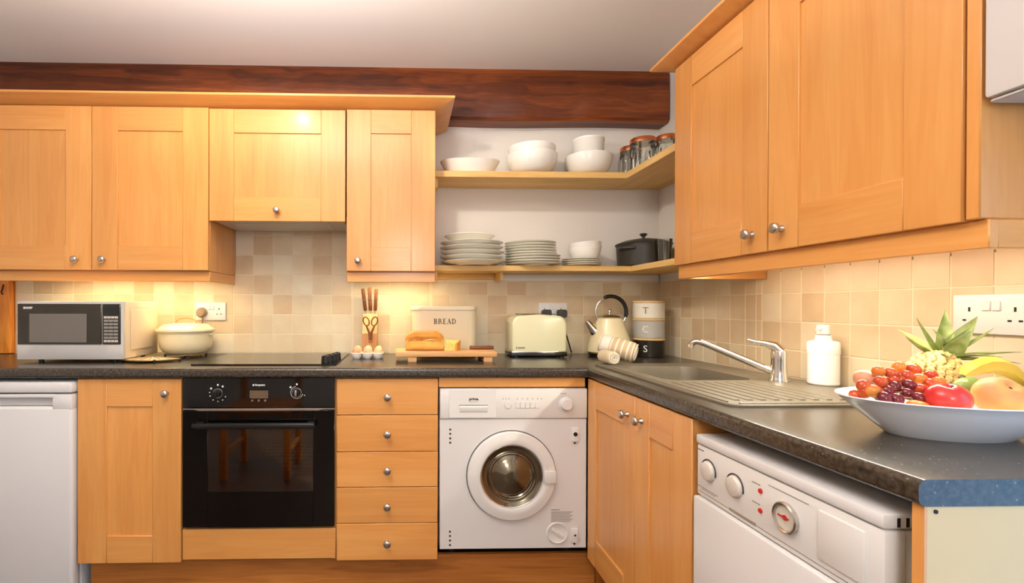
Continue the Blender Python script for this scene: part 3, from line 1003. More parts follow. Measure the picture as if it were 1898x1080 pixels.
# ---- induction hob let into the worktop
h = thing('hob', 'black glass hob with four control knobs set into the worktop', 'hob', (-.574, -.278, WT))
obj('glass_top', MB().prism(rrect(-.294, .294, -.232, .232, .012), .0006, .006, 'z'), 'black_glass', h)
for dx, dy in ((.241, -.170), (.252, -.118), (.262, -.072), (.270, -.028)):
    obj('control_knob', MB().lathe([(0, .006), (.0175, .006), (.0175, .010), (.0155, .032), (.013, .034), (0, .034)], 20, Matrix.Translation((dx, dy, 0))).box(dx - .003, dx + .003, dy - .014, dy + .014, .033, .036, bev=.001), 'black_plastic', h)

# ---- microwave
mw = thing('microwave', 'silver and black microwave with a keypad on the worktop', 'microwave', (-1.402, -.42, WT))
obj('body', MB().box(-.217, .2185, .012, .283, .016, .260, bev=.004), 'cream_metal', mw)
obj('side_panel', MB().box(.2185, .2245, .052, .255, .050, .232, bev=.0045), 'cream_metal', mw)
fc_ = MB()
rg = []
for i in range(13):
    x = -.219 + .438 * i / 12
    b_ = .008 * (1 - ((i - 6) / 6) ** 2)
    rg.append([(x, .014, .018), (x, -b_ * .6, .016), (x, -b_, .03), (x, -b_ * .6 - .002, .074), (x, 0, .078), (x, 0, .252), (x, .003, .258), (x, .014, .258)])
obj('front_frame', fc_.loft(rg), 'silver', mw)
dr = obj('door', MB().box(-.216, .130, -.004, .002, .078, .2485, bev=.002, seg=1), 'mw_black', mw)
obj('window', MB().box(-.166, .069, -.0052, -.0035, .087, .207, bev=.0006, seg=1), 'mw_window', dr)
text('brand_mark', 'SHARP', .0125, 'ink_white', dr, (-.172, -.0045, .231), FACE, bold=.0005)
cp = obj('control_panel', MB().box(.133, .208, -.004, .002, .078, .2485, bev=.002, seg=1), 'mw_black', mw)
obj('display', MB().box(.139, .202, -.0050, -.0035, .203, .242), 'ink_black', cp)
for r_ in range(8):
    z = .192 - r_ * .0142
    for c_ in range(4 if r_ in (0, 7) else 3):
        n_ = 4 if r_ in (0, 7) else 3
        wkey = .060 / n_
        x = .1405 + c_ * wkey
        obj('key', MB().box(x, x + wkey - .0022, -.0052, -.0036, z - .0045, z + .0045), 'mid_grey' if r_ not in (0, 7) else 'dial_face', cp)
for x, y in ((-.145, .035), (.165, .035), (-.145, .25), (.165, .25)):
    obj('foot', MB().cyl((x, y, 0), (x, y, .017), .010, .011, 14), 'black_plastic', mw)

# ================================================================== sink and tap
s = thing('sink', 'grey composite inset sink with a ribbed drainer', 'sink', (0, 0, WT))
ox0, ox1, oy0, oy1 = .782, 1.285, -1.338, -.492
bx0, bx1, by0, by1 = .842, 1.135, -.955, -.598
# rim plate with the bowl opening
out = rrect(ox0, ox1, oy0, oy1, .03, 6)
inn = rrect(bx0, bx1, by0, by1, .05, 6)
n = len(out)
Z1 = .0065
pts = [(x, y, .0003) for x, y in out] + [(x, y, Z1 - .002) for x, y in out] + [(x + (.002 if x < 1.03 else -.002), y + (.002 if y < -.9 else -.002), Z1) for x, y in out]
b0 = len(pts)
pts += [(x, y, Z1) for x, y in inn]
cx, cy = (bx0 + bx1) / 2, (by0 + by1) / 2
for k, (zz, sc) in enumerate(((-.004, .985), (-.03, .965), (-.12, .93), (-.142, .90), (-.15, .82))):
    pts += [(cx + (x - cx) * sc, cy + (y - cy) * sc, zz) for x, y in inn]
fs = []
for lv in range(2):
    for i in range(n):
        j = (i + 1) % n
        fs.append((lv * n + i, lv * n + j, (lv + 1) * n + j, (lv + 1) * n + i))
for i in range(n):
    j = (i + 1) % n
    fs.append((2 * n + i, 2 * n + j, b0 + j, b0 + i))
    for lv in range(5):
        fs.append((b0 + lv * n + i, b0 + lv * n + j, b0 + (lv + 1) * n + j, b0 + (lv + 1) * n + i))
fs.append(tuple(b0 + 5 * n + i for i in range(n)))
obj('basin', MB().poly(pts, fs), 'sink_grey', s, angle=30)
obj('waste', MB().lathe([(0, -.1485), (.04, -.1485), (.043, -.1465), (.03, -.1455), (0, -.147)], 24, Matrix.Translation((cx, cy, 0))), 'steel', s)
for i in range(9):
    x = .835 + i * .034
    L0 = -1.00 if i < 8 else -1.06
    rib = [(x - .009, Z1 - .001), (x - .006, Z1 + .0022), (x + .006, Z1 + .0022), (x + .009, Z1 - .001)]
    obj('drainer_rib', MB().prism(rib, -1.285, L0, 'y'), 'sink_grey', s)
rim = MB().tube([(ox0 + .012, oy0 + .03, Z1), (ox0 + .012, oy1 - .02, Z1)], .0035, 8).tube([(ox0 + .03, oy0 + .012, Z1), (ox1 - .03, oy0 + .012, Z1)], .0035, 8)
obj('rim_bead', rim, 'sink_grey', s)

t = thing('mixer_tap', 'chrome mixer tap with a long swivel spout over the sink', 'tap', (1.180, -.985, WT + Z1))
obj('body', MB().lathe([(0, 0), (.027, 0), (.027, .004), (.024, .010), (.0215, .04), (.0205, .07), (.0215, .088), (.019, .098), (0, .100)], 28), 'chrome', t)
T0 = Vector(t.location)
a_ = Vector((-.010, .008, .030)); tip = Vector((.992, -.833, 1.036)) - T0
hz = Vector((tip.x - a_.x, tip.y - a_.y, 0)); Lh = hz.length; hz.normalize()
sp = []
for k in range(9):                                   # straight rising run
    u = k / 8
    sp.append(a_ + hz * (Lh - .040) * u + Vector((0, 0, (tip.z - .010 - a_.z) * u)))
slope = (tip.z - .010 - a_.z) / (Lh - .040)
for dx, dz in ((.012, .0042), (.024, .0062), (.034, .0035), (.0405, -.004), (.042, -.016)):   # turned-down end
    sp.append(a_ + hz * (Lh - .040 + dx) + Vector((0, 0, tip.z - .010 - a_.z + dz)))
obj('spout', MB().tube(sp, [.0125, .0122, .0118, .0115, .0112, .011, .0108, .0105, .0103, .0102, .0102, .010, .010, .010], 16), 'chrome', t)
lv = MB().tube([(.004, -.002, .094), (-.01, .008, .112), (-.03, .02, .118), (-.052, .035, .122), (-.068, .046, .128)], [.019, .016, .010, .007, .005], 14)
obj('lever', lv, 'chrome', t)

# ================================================================== shelves
def shelf(label, zt, th, xin, cleats):
    r = thing('corner_shelf', label, 'shelf', (0, 0, zt))
    obj('back_board', MB().box(.1375, xin, -.210, -.001 + TT, -th, 0, bev=.0018, seg=1), 'pine_x', r)
    obj('side_board', MB().box(xin + .0005, XR - .001 + TT, -.735, -.001 + TT, -th, 0, bev=.0018, seg=1), 'pine_y', r)
    obj('cleat', MB().box(.1375, .155, -.19, -.001 + TT, -th - .045, -th - .0005, bev=.001, seg=1), 'pine_y', r)
    for a, b in cleats:
        obj('cleat', MB().box(a, b, -.022, -.001 + TT, -th - .03, -th - .0005, bev=.001, seg=1), 'pine_x', r)
    return r


shelf('pine corner shelf holding serving bowls and copper-lidded jars', 1.792, .030, 1.052, [])
shelf('lower pine corner shelf holding plate stacks and a black pot', 1.346, .026, 1.075, [(.16, .46)])
tag(obj('shelf_bracket', MB().box(.462, .478, -.14, -.001, 1.282, 1.3195, bev=.001, seg=1), 'pine_y'), 'small pine bracket under the lower shelf', 'bracket')
tag(obj('batten', MB().box(.485, XR - .002, -.014, TT - .001, 1.283, 1.3192, bev=.0015, seg=1), 'white_frame'), 'white painted batten on the wall under the lower shelf', 'batten')

ORD = ['bottom', 'second', 'third', 'fourth', 'fifth', 'sixth', 'seventh', 'eighth', 'ninth', 'tenth']


def nth(i, n):
    if i == 0: return 'lowest'
    if i == n - 1: return 'topmost'
    return ORD[i] + ' from the bottom'


def plate_mesh(r, h, foot):
    return MB().lathe([(0, .002), (foot * .92, .002), (foot * .95, 0), (foot, 0), (foot * 1.02, .003), (r * .80, .007), (r - .002, h - .003), (r, h - .0012), (r - .0015, h), (r * .80, .0105), (foot, .006), (0, .0055)], 48).mesh('plate', 50)


def bowl_mesh(r, h, foot, seg=48):
    pr = [(0, .003), (foot * .9, .003), (foot * .95, 0), (foot, 0), (foot * 1.05, .004)]
    for i in range(1, 9):
        t = i / 8
        pr.append((foot + (r - foot) * math.sin(t * PI / 2) ** .85, .004 + (h - .006) * (1 - math.cos(t * PI / 2)) ** .9))
    pr += [(r, h - .002), (r - .001, h), (r - .0035, h - .001)]
    for i in range(7, 0, -1):
        t = i / 8
        pr.append((max(.001, foot + (r - foot) * math.sin(t * PI / 2) ** .85 - .004), .008 + (h - .010) * (1 - math.cos(t * PI / 2)) ** .9))
    pr.append((0, .007))
    return MB().lathe(pr, seg).mesh('bowl', 50)


SL, SU = 1.346 + .0004, 1.792 + .0004
pm_ = plate_mesh(.152, .021, .09)
N_ = 5
for i in range(N_):
    tag(put('dinner_plate', pm_, 'plate_white', None, (.322 + random.uniform(-.004, .004), -.156 + random.uniform(-.003, .001), SL + i * .0225)),
        'white dinner plate, %s of the large plate stack beside the oak cabinet' % nth(i, N_), 'plate', 'large dinner plates on the lower shelf')
tag(put('shallow_bowl', MB().lathe([(0, .002), (.06, .002), (.063, 0), (.066, 0), (.085, .008), (.120, .032), (.1225, .034), (.121, .036), (.118, .034), (.083, .012), (0, .007)], 48).mesh('shallow_bowl', 50), 'plate_white', None, (.312, -.15, SL + N_ * .0225 - .002)),
    'shallow white bowl sitting on top of the large plate stack', 'bowl')
pa, pb_ = plate_mesh(.132, .014, .08), plate_mesh(.124, .014, .075)
N_ = 9
for i in range(N_):
    small = i >= 4
    tag(put('side_plate', pb_ if small else pa, 'plate_white', None, (.622 - (.010 if small else 0) + random.uniform(-.003, .003), -.138, SL + i * .0128)),
        'white side plate, %s of the middle plate stack on the lower shelf' % nth(i, N_), 'plate', 'side plates on the lower shelf')
ps = plate_mesh(.094, .012, .055)
for i in range(4):
    tag(put('saucer', ps, 'plate_white', None, (.873 + random.uniform(-.003, .003), -.115, SL + i * .0098)),
        'white saucer, %s of the four under the small bowls' % nth(i, 4), 'saucer', 'saucers under the small bowls')
bs = bowl_mesh(.076, .058, .035)
zt = SL + 3 * .0098 + .0055
for i in range(3):
    tag(put('small_bowl', bs, 'ceramic', None, (.890 + (0, .001, .004)[i], -.115, zt + i * .0145), (0, (0, .02, -.06)[i], 0)),
        'small white bowl, %s of the nested stack beside the black pot' % ('lowest', 'middle', 'topmost')[i], 'bowl', 'small bowls on the lower shelf')

p = thing('casserole_pot', 'black cast iron casserole pot with a lid on the lower shelf', 'pot', (1.168, -.145, SL))
obj('body', MB().lathe([(0, 0), (.112, 0), (.119, .006), (.1245, .10), (.127, .102), (.127, .106), (.121, .106), (.115, .012), (0, .008)], 44), 'cast_iron', p)
obj('lid', MB().lathe([(.129, .1065), (.131, .109), (.128, .113), (.09, .128), (.04, .137), (0, .139), (0, .134), (.12, .108)], 44), 'cast_iron', p)
obj('lid_knob', MB().lathe([(0, .137), (.008, .137), (.007, .148), (.017, .157), (.018, .161), (.013, .165), (0, .163)], 20), 'cast_iron', p)
for sgn in (-1, 1):
    a0 = math.radians(205 if sgn < 0 else 60)
    hp = []
    for k in range(9):
        a = a0 + (k - 4) * .10
        rr_ = .122 + .020 * math.sin(PI * k / 8)
        hp.append((rr_ * math.cos(a), rr_ * math.sin(a), .086))
    obj('handle', MB().tube(hp, .007, 10), 'cast_iron', p)

g = thing('glass_tumbler', 'clear glass tumbler beside the black pot on the lower shelf', 'glass', (1.150, -.362, SL))
obj('wall', MB().lathe([(0, 0), (.030, 0), (.031, .003), (.036, .105), (.0345, .105), (.029, .008), (0, .007)], 28), 'clear_glass', g)

# upper shelf
def oval(rx, ry, h, base=.72):
    rings = []
    prof = [(base * .9, 0), (base, .0), (base * 1.06, .006), (.90, h * .62), (.985, h - .004), (1.0, h - .001), (.985, h), (.96, h - .004), (.87, h * .62), (base, .010), (base * .4, .008)]
    for q, z in prof:
        rings.append([(rx * q * math.cos(a), ry * q * math.sin(a), z + (.004 * math.cos(2 * a) * (z / h) ** 2)) for a in [2 * PI * i / 48 for i in range(48)]])
    return MB().loft(rings)


tag(obj('oval_dish', oval(.147, .102, .066), 'ceramic', None, (.318, -.112, SU), angle=50), 'shallow white oval dish at the left end of the upper shelf', 'dish')
tag(put('serving_bowl', bowl_mesh(.122, .100, .06), 'ceramic', None, (.622, -.124, SU)), 'wide white bowl in the middle of the upper shelf, under a nested bowl', 'bowl', 'serving bowls on the upper shelf')
tag(put('serving_bowl', bowl_mesh(.114, .085, .055), 'ceramic', None, (.622, -.124, SU + .052)), 'white bowl nested in the wide bowl in the middle of the upper shelf', 'bowl', 'serving bowls on the upper shelf')
tag(put('serving_bowl', bowl_mesh(.112, .098, .055), 'ceramic', None, (.905, -.118, SU)), 'deep white bowl under the straight-sided dish on the upper shelf', 'bowl', 'serving bowls on the upper shelf')
tag(obj('souffle_dish', MB().lathe([(0, 0), (.070, 0), (.072, .003), (.0745, .075), (.0765, .077), (.0765, .087), (.074, .088), (.0725, .085), (.069, .006), (0, .005)], 44), 'ceramic', None, (.905, -.118, SU + .095), angle=50), 'straight-sided white dish standing in the deep bowl on the upper shelf', 'dish')


def jar(label, x, y, r, h):
    j = thing('glass_jar', label, 'jar', (x, y, SU), 0, 'copper-lidded jars')
    flutes = 20
    rings = []
    for q, z in ((.60, 0), (.96, 0), (1.0, .004), (1.0, h * .72), (.95, h * .78), (.95, h * .86)):
        rings.append([((r * q - (.002 if (i % 2 and .003 < z < h * .73) else 0)) * math.cos(2 * PI * i / 40), (r * q - (.002 if (i % 2 and .003 < z < h * .73) else 0)) * math.sin(2 * PI * i / 40), z) for i in range(40)])
    obj('glass_body', MB().loft(rings), 'clear_glass', j, angle=10)
    obj('copper_lid', MB().lathe([(0, h), (r * .96, h), (r * 1.0, h - .003), (r * 1.0, h * .86), (r * .96, h * .86), (r * .96, h - .006), (0, h - .006)], 40), 'copper', j)
    return j


jar('fluted glass jar with copper lid, furthest back on the upper shelf corner', 1.135, -.078, .050, .160)
jar('large fluted glass jar with copper lid, in the middle of the three jars', 1.133, -.205, .058, .158)
jar('small fluted glass jar with copper lid, nearest the right wall cabinet', 1.196, -.300, .044, .140)

# ================================================================== things on the back worktop
# casserole on its wire stand
r = thing('wire_trivet', 'round wire trivet on small feet under the cream casserole', 'trivet', (-1.040, -.160, WT))
m = MB()
for rad in (.05, .085):
    m.tube([(rad * math.cos(2 * PI * i / 36), rad * math.sin(2 * PI * i / 36), .0145) for i in range(36)], .0025, 8, closed=True)
for a in (0, PI / 2, PI, 1.5 * PI):
    m.tube([(.0, 0, .0145), (.09 * math.cos(a + .5), .09 * math.sin(a + .5), .0145)], .0022, 6)
obj('ring', m, 'wire', r)
for a in (.5, .5 + PI / 2, .5 + PI, .5 + 1.5 * PI):
    obj('foot', MB().cyl((.088 * math.cos(a), .088 * math.sin(a), 0), (.088 * math.cos(a), .088 * math.sin(a), .0145), .006, .005, 12), 'dark_rubber', r)
c = thing('cream_casserole', 'round cream enamel casserole with a lid and wire handle beside the microwave', 'casserole', (-1.040, -.160, WT + .0172))
obj('pot', MB().lathe([(0, 0), (.080, 0), (.098, .008), (.112, .030), (.118, .055), (.119, .098), (.126, .101), (.126, .104), (.116, .104), (.112, .050), (.09, .014), (0, .008)], 48), 'cream_enamel', c)
obj('lid', MB().lathe([(.129, .1045), (.1305, .107), (.129, .114), (.121, .1165), (.110, .126), (.096, .1365), (.05, .142), (0, .1435), (0, .139), (.05, .137), (.09, .131), (.112, .1045)], 48), 'cream_enamel', c)
hp = [(.048 * math.cos(PI - PI * k / 14), 0, .138 + .028 * math.sin(PI * k / 14) ** .8) for k in range(15)]
obj('wire_handle', MB().tube([(-.062, 0, .1405)] + hp + [(.062, 0, .1405)], .003, 8), 'wire', c)
for sx in (-1, 1):
    obj('side_handle', MB().tube([(sx * .117, -.02, .088), (sx * .127, -.012, .09), (sx * .129, 0, .09), (sx * .127, .012, .09), (sx * .117, .02, .088)], .004, 8), 'cream_enamel', c)

# fan-shaped trivet in front
tr = thing('fan_trivet', 'flat fan-shaped cream trivet lying in front of the casserole', 'trivet', (-1.10, -.37, WT))
apex = Vector((-.045, .105))
arc = [(-.105 + .225 * k / 12, -.018 - .062 * math.sin(PI * k / 12) ** .9 + .035 * k / 12) for k in range(13)]
ang_poly = [(apex.x - .008, apex.y)] + arc + [(apex.x + .012, apex.y + .004)]
obj('plate', MB().prism(ang_poly, .009, .0125, 'z'), 'cream_metal', tr)
obj('edge_wire', MB().tube([(x, y, .011) for x, y in arc], .0035, 8), 'wire', tr)
for k in range(1, 12, 2):
    x, y = arc[k]
    obj('rib', MB().tube([(apex.x, apex.y, .0135), (x, y, .0135)], .0015, 6), 'wire', tr)
for x, y in (arc[0], arc[8], (apex.x, apex.y), arc[12]):
    obj('foot', MB().sphere((x, y, .0075), .0075, 12, 8), 'dark_rubber', tr)


# sockets
def socket(name, label, loc, rotz, w=.150, h=.090, plugs=()):
    s_ = thing(name, label, 'socket', loc, rotz)
    obj('face_plate', MB().box(-w / 2, w / 2, -.009, 0, -h / 2, h / 2, bev=.003), 'white_plastic', s_)
    for sx in (-1, 1):
        obj('switch', MB().box(sx * .009 - .0085, sx * .009 + .0085, -.0125, -.0085, .008, .030, bev=.0015, seg=1), 'white_plastic', s_)
        hx = sx * .042
        obj('pin_holes', MB().box(hx - .002, hx + .002, -.0095, -.0088, .006, .016).box(hx - .013, hx - .006, -.0095, -.0088, -.016, -.012).box(hx + .006, hx + .013, -.0095, -.0088, -.016, -.012), 'shadow_dark', s_)
    return s_


socket('wall_socket', 'white double wall socket above the hob corner with one plug in it', (-.985, 0, 1.124), 0)
pl = thing('mains_plug', 'round grey-brown plug in the socket behind the casserole', 'plug', (-1.026, -.0095, 1.118))
obj('body', MB().lathe([(0, 0), (.024, 0), (.026, .006), (.025, .020), (.018, .030), (0, .032)], 24, RX), 'plug_grey', pl)
obj('cable', MB().tube([(.004, -.012, -.020), (.006, -.012, -.032), (.002, -.006, -.05), (-.005, -.001, -.09), (-.008, -.001, -.204)], .0035, 8), 'plug_grey', pl)
socket('wall_socket', 'white double wall socket behind the toaster with two black plugs', (.764, 0, 1.127), 0)
for i, x in enumerate((.726, .806)):
    pl = thing('mains_plug', 'black plug in the %s side of the socket behind the toaster' % ('left', 'right')[i], 'plug', (x, -.0096, 1.119), 0, 'black plugs')
    obj('body', MB().prism(rrect(-.022, .022, -.024, .018, .012), -.034, 0, 'y'), 'black_plastic', pl)
    ex = (.02, .05)[i]
    obj('cable', MB().tube([(0, -.02, -.022), (0, -.022, -.05), (ex * .5, -.02, -.12), (ex, -.018, -.204)], .0035, 8), 'black_plastic', pl)
socket('wall_socket', 'large white double wall socket on the right wall behind the fruit', (XR, -1.430, 1.136), RR, w=.152, h=.090)

# knife block, knives and scissors
kb = thing('knife_block', 'light wooden knife block standing against the tiles', 'knife block', (-.172, -.10, WT))
obj('body', MB().prism([(-.045, 0), (.055, 0), (.055, .205), (.03, .205), (-.02, .110), (-.045, .110)], -.036, .036, 'x'), 'block_wood', kb)
for i, (x, y, tx, ln) in enumerate(((-.023, .036, -.018, .125), (.000, .044, -.006, .130), (.023, .036, .010, .122))):
    k = thing('kitchen_knife', 'kitchen knife with a brown handle, %s of three in the block' % ('leftmost', 'middle', 'rightmost')[i], 'knife', (-.172 + x, -.10 + y, WT + .2055), 0, 'knives in the block')
    m_ = Matrix.Rotation(tx * 6, 4, 'Y') @ Matrix.Rotation(.18, 4, 'X')
    obj('blade', MB().box(-.001, .001, -.010, .010, .0005, .014, mtx=m_), 'steel', k)
    obj('handle', MB().box(-.0085, .0085, -.010, .010, .014, ln, bev=.004, mtx=m_), 'handle_wood', k)
    obj('collar', MB().box(-.0092, .0092, -.0107, .0107, ln * .55, ln * .58, mtx=m_), 'steel', k)
sc_ = thing('scissors', 'kitchen scissors with dark looped handles hanging on the knife block', 'scissors', (-.166, -.1495, WT + .075))
for sx in (-1, 1):
    lp = [(sx * .020 + .014 * math.cos(2 * PI * k / 20) + sx * .004 * math.sin(2 * PI * k / 20), -.003, .094 + .021 * math.sin(2 * PI * k / 20)) for k in range(20)]
    obj('loop', MB().tube(lp, .0032, 8, closed=True), 'handle_wood', sc_)
    obj('shank', MB().tube([(sx * .020, -.003, .074), (sx * .012, -.003, .055), (sx * .004, -.003, .035), (sx * .003, -.003, .004)], [.004, .005, .006, .005], 8), 'handle_wood', sc_)
obj('blade', MB().box(-.008, .008, -.005, -.001, -.005, .02, bev=.001, seg=1), 'copper', sc_)

# egg tray with six eggs
et = thing('egg_tray', 'white ceramic egg tray beside the hob', 'egg tray', (-.172, -.230, WT))
m = MB()
cup = [(0, .001), (.012, .001), (.0185, .010), (.0225, .026), (.0240, .028), (.0255, .026), (.0225, .010), (.014, 0), (0, 0)]
for ix in (-1, 0, 1):
    for iy in (-1, 1):
        m.lathe(cup, 24, Matrix.Translation((ix * .0495, iy * .0245, 0)))
obj('cups', m, 'ceramic', et)
for ix in (-1, 0, 1):
    for iy in (-1, 1):
        e = MB().sphere((0, 0, 0), (.0205, .0205, .026), 22, 14).mesh('egg')
        for v in e.vertices:
            if v.co.z > 0:
                v.co.z *= 1.12
        tag(put('egg', e, ('egg_a', 'egg_b', 'egg_c')[(ix + 1 + (iy > 0)) % 3], None, (-.172 + ix * .0495, -.230 + iy * .0245, WT + .0278), (0, .05 * ix, 0)),
            '%s egg in the %s row of the white tray' % (('left', 'middle', 'right')[ix + 1], 'front' if iy < 0 else 'back'), 'egg', 'eggs in the tray')

# bread bin
bb = thing('bread_bin', 'cream metal bread bin lettered BREAD against the tiles', 'bread bin', (.190, -.108, WT))
obj('body', MB().loft([[(x, y, z) for x, y in rrect(-.155 - e_, .155 + e_, -.085 - e_, .085 + e_, .05)] for z, e_ in ((0, -.003), (.004, 0), (.224, .002))]), 'cream_bin', bb)
obj('lid', MB().loft([[(x, y, z) for x, y in rrect(-.161 + e_, .161 - e_, -.091 + e_, .091 - e_, .055 - e_ * .5)] for z, e_ in ((.2245, 0), (.240, 0), (.243, .002), (.243, .008), (.236, .012), (.236, .05))]), 'cream_bin', bb)


def serif_word(word, h, gap, parent, loc, mat):
    """roman capitals: thick stems, thin hairlines and serifs"""
    m_ = MB()
    T, t_ = .17 * h, .07 * h

    def bar(x0, z0, x1, z1, wd):
        d_ = Vector((x1 - x0, z1 - z0)); n_ = Vector((-d_.y, d_.x)).normalized() * wd / 2
        m_.prism([(x0 + n_.x, z0 + n_.y), (x0 - n_.x, z0 - n_.y), (x1 - n_.x, z1 - n_.y), (x1 + n_.x, z1 + n_.y)], -.0008, .0004, 'y')

    def stem(x, both=True):
        bar(x, 0, x, h, T)
        for z in (t_ / 2, h - t_ / 2):
            bar(x - .18 * h, z, x + .18 * h, z, t_)

    def bowl(x, z0, z1, w_):
        zc, rz = (z0 + z1) / 2, (z1 - z0) / 2 - t_ / 2
        pts_ = [(x + w_ * math.cos(a), zc + rz * math.sin(a)) for a in [-PI / 2 + PI * i / 10 for i in range(11)]]
        for i in range(10):
            a = -PI / 2 + PI * (i + .5) / 10
            bar(*pts_[i], *pts_[i + 1], t_ + (T - t_) * abs(math.cos(a)))
    x = 0
    widths = dict(B=.72, R=.80, E=.68, A=.80, D=.82)
    total = sum(widths[ch] * h + gap for ch in word) - gap
    x = -total / 2
    for ch in word:
        w_ = widths[ch] * h
        if ch in 'BRED':
            stem(x + .18 * h)
        if ch == 'B':
            bowl(x + .26 * h, .52 * h, h, .30 * h); bowl(x + .26 * h, 0, .54 * h, .36 * h)
        if ch == 'R':
            bowl(x + .26 * h, .48 * h, h, .30 * h); bar(x + .40 * h, .50 * h, x + .74 * h, t_ * .6, T * .9)
        if ch == 'D':
            bowl(x + .24 * h, 0, h, .46 * h)
        if ch == 'E':
            for z, e_ in ((t_ / 2, .64), (.52 * h, .50), (h - t_ / 2, .60)):
                bar(x + .2 * h, z, x + e_ * h, z, t_); bar(x + e_ * h, z - .07 * h, x + e_ * h, z + .07 * h, t_)
        if ch == 'A':
            bar(x + .12 * h, 0, x + .40 * h, h, t_); bar(x + .38 * h, h, x + .68 * h, 0, T)
            bar(x + .22 * h, .34 * h, x + .56 * h, .34 * h, t_)
            for q in (.10, .68):
                bar(x + (q - .13) * h, t_ / 2, x + (q + .13) * h, t_ / 2, t_)
        x += w_ + gap
    return obj('lettering', m_, mat, parent, loc)


serif_word('BREAD', .025, .0028, bb, (0, -.0868, .158), 'ink_brown')

# chopping board with bread and knife
cb = thing('chopping_board', 'thick wooden chopping board on two feet', 'chopping board', (.180, -.305, WT))
obj('board', MB().box(-.220, .220, -.095, .090, .0232, .0452, bev=.003), 'board_wood', cb)
for x in (-.148, .182):
    obj('foot', MB().box(x - .019, x + .019, -.088, .083, 0, .023, bev=.002), 'board_wood', cb)
BZ = WT + .0455
lf = thing('bread_loaf', 'crusty tin loaf of bread on the chopping board', 'bread', (.088, -.318, BZ))
rg = []
secs = [(0, .0, 0), (.03, .004, 1)]
for i in range(15):
    u = i / 14
    x = -.085 + .170 * u
    e_ = 1 - .42 * abs(2 * u - 1) ** 5
    hz = .088 * (1 - .30 * abs(2 * u - 1) ** 4) * (1 + .025 * math.sin(u * 9))
    ring = []
    for a in range(24):
        t_ = 2 * PI * a / 24
        cz, cy_ = math.sin(t_), math.cos(t_)
        sy = math.copysign(abs(cy_) ** .55, cy_) * .044 * e_
        sz = math.copysign(abs(cz) ** .62, cz)
        wide = 1.10 if sz > .12 else (.88 if sz > -.12 else 1.0)
        ring.append((x, sy * wide, hz * .5 + sz * hz * .5))
    rg.append(ring)
# split the loaf into its darker top crust and the paler sides
top = MB(); bot = MB()
lfm = MB().loft(rg)
bo = obj('loaf_side', lfm, 'bread_side', lf)
bo.data.materials.append(MATS['bread_crust'])
bo.data.materials.append(MATS['bread_crumb'])
for pgn in bo.data.polygons:
    if abs(pgn.normal.x) > .9:
        pgn.material_index = 2 if pgn.center.x > 0 else 1
    elif pgn.center.z > .046:
        pgn.material_index = 1
obj('score_line', MB().tube([(-.05 + .02 * k, -.040 + .004 * math.sin(k), .0475 + .002 * math.sin(k * 2)) for k in range(6)], [.001, .003, .0035, .0035, .003, .001], 8), 'bread_crumb', lf)
bsl = thing('bread_slice', 'cut chunk of pale bread beside the loaf on the board', 'bread', (.208, -.325, BZ))
obj('crumb', MB().loft([[(-.032, -.02, 0), (.012, -.028, 0), (.034, .010, 0), (-.022, .022, 0)], [(-.032, -.02, .03), (.016, -.026, .032), (.036, .010, .043), (-.022, .022, .046)]]), 'bread_crumb', bsl)
obj('crust', MB().loft([[(.013, -.029, 0), (.020, -.027, 0), (.041, .010, 0), (.035, .011, 0)], [(.017, -.027, .033), (.024, -.025, .034), (.043, .010, .045), (.037, .011, .044)]]), 'bread_crust', bsl)
bk = thing('bread_knife', 'bread knife with a dark handle lying on the chopping board', 'knife', (.350, -.290, BZ))
obj('handle', MB().loft([[(x, .010 * s_ * math.cos(a), .009 + .0085 * s_ * math.sin(a)) for a in [2 * PI * k / 12 for k in range(12)]] for x, s_ in ((-.055, .75), (-.05, 1), (-.02, .92), (.02, 1.0), (.045, 1), (.055, .8))]), 'handle_wood', bk)
obj('blade', MB().prism([(-.055, -.008), (-.055, .008), (-.105, .010), (-.112, -.002), (-.105, -.008)], .001, .0028, 'z'), 'steel', bk)

# toaster
tt = thing('toaster', 'cream two-slice toaster with a chrome base', 'toaster', (.640, -.130, WT))
prof = [(-.128, .030), (-.131, .045), (-.131, .150)] + [(-.131 + .04 - .04 * math.cos(PI / 2 * k / 6), .150 + .048 * math.sin(PI / 2 * k / 6)) for k in range(1, 7)]
prof += [(0, .205)] + [(-x, z) for x, z in reversed(prof)]
rg = []
for y, ins in ((-.076, .010), (-.074, .004), (-.068, 0), (.068, 0), (.074, .004), (.076, .010)):
    rg.append([(x * (1 - ins / .131), y, .03 + (z - .03) * (1 - ins / .17)) for x, z in prof])
obj('body', MB().loft(rg), 'cream_toaster', tt)
obj('chrome_band', MB().box(-.133, .133, -.078, .078, .020, .0305, bev=.003), 'chrome', tt)
obj('base', MB().box(-.134, .134, -.076, .076, .006, .0205, bev=.003).cyl((-.11, -.06, 0), (-.11, -.06, .007), .012).cyl((.11, -.06, 0), (.11, -.06, .007), .012).cyl((-.11, .06, 0), (-.11, .06, .007), .012).cyl((.11, .06, 0), (.11, .06, .007), .012), 'black_plastic', tt)
obj('slots', MB().box(-.09, .09, -.038, -.012, .2035, .2062).box(-.09, .09, .012, .038, .2035, .2062), 'shadow_dark', tt)
obj('lever', MB().box(.130, .142, -.010, .010, .138, .150, bev=.003), 'black_plastic', tt)
obj('timer_dial', MB().cyl((.130, 0, .065), (.142, 0, .065), .013, .011, 16), 'black_plastic', tt)
obj('badge', MB().box(-.112, -.108, -.0772, -.0757, .040, .052).box(-.104, -.070, -.0772, -.0757, .0425, .0495), 'ink_grey', tt)

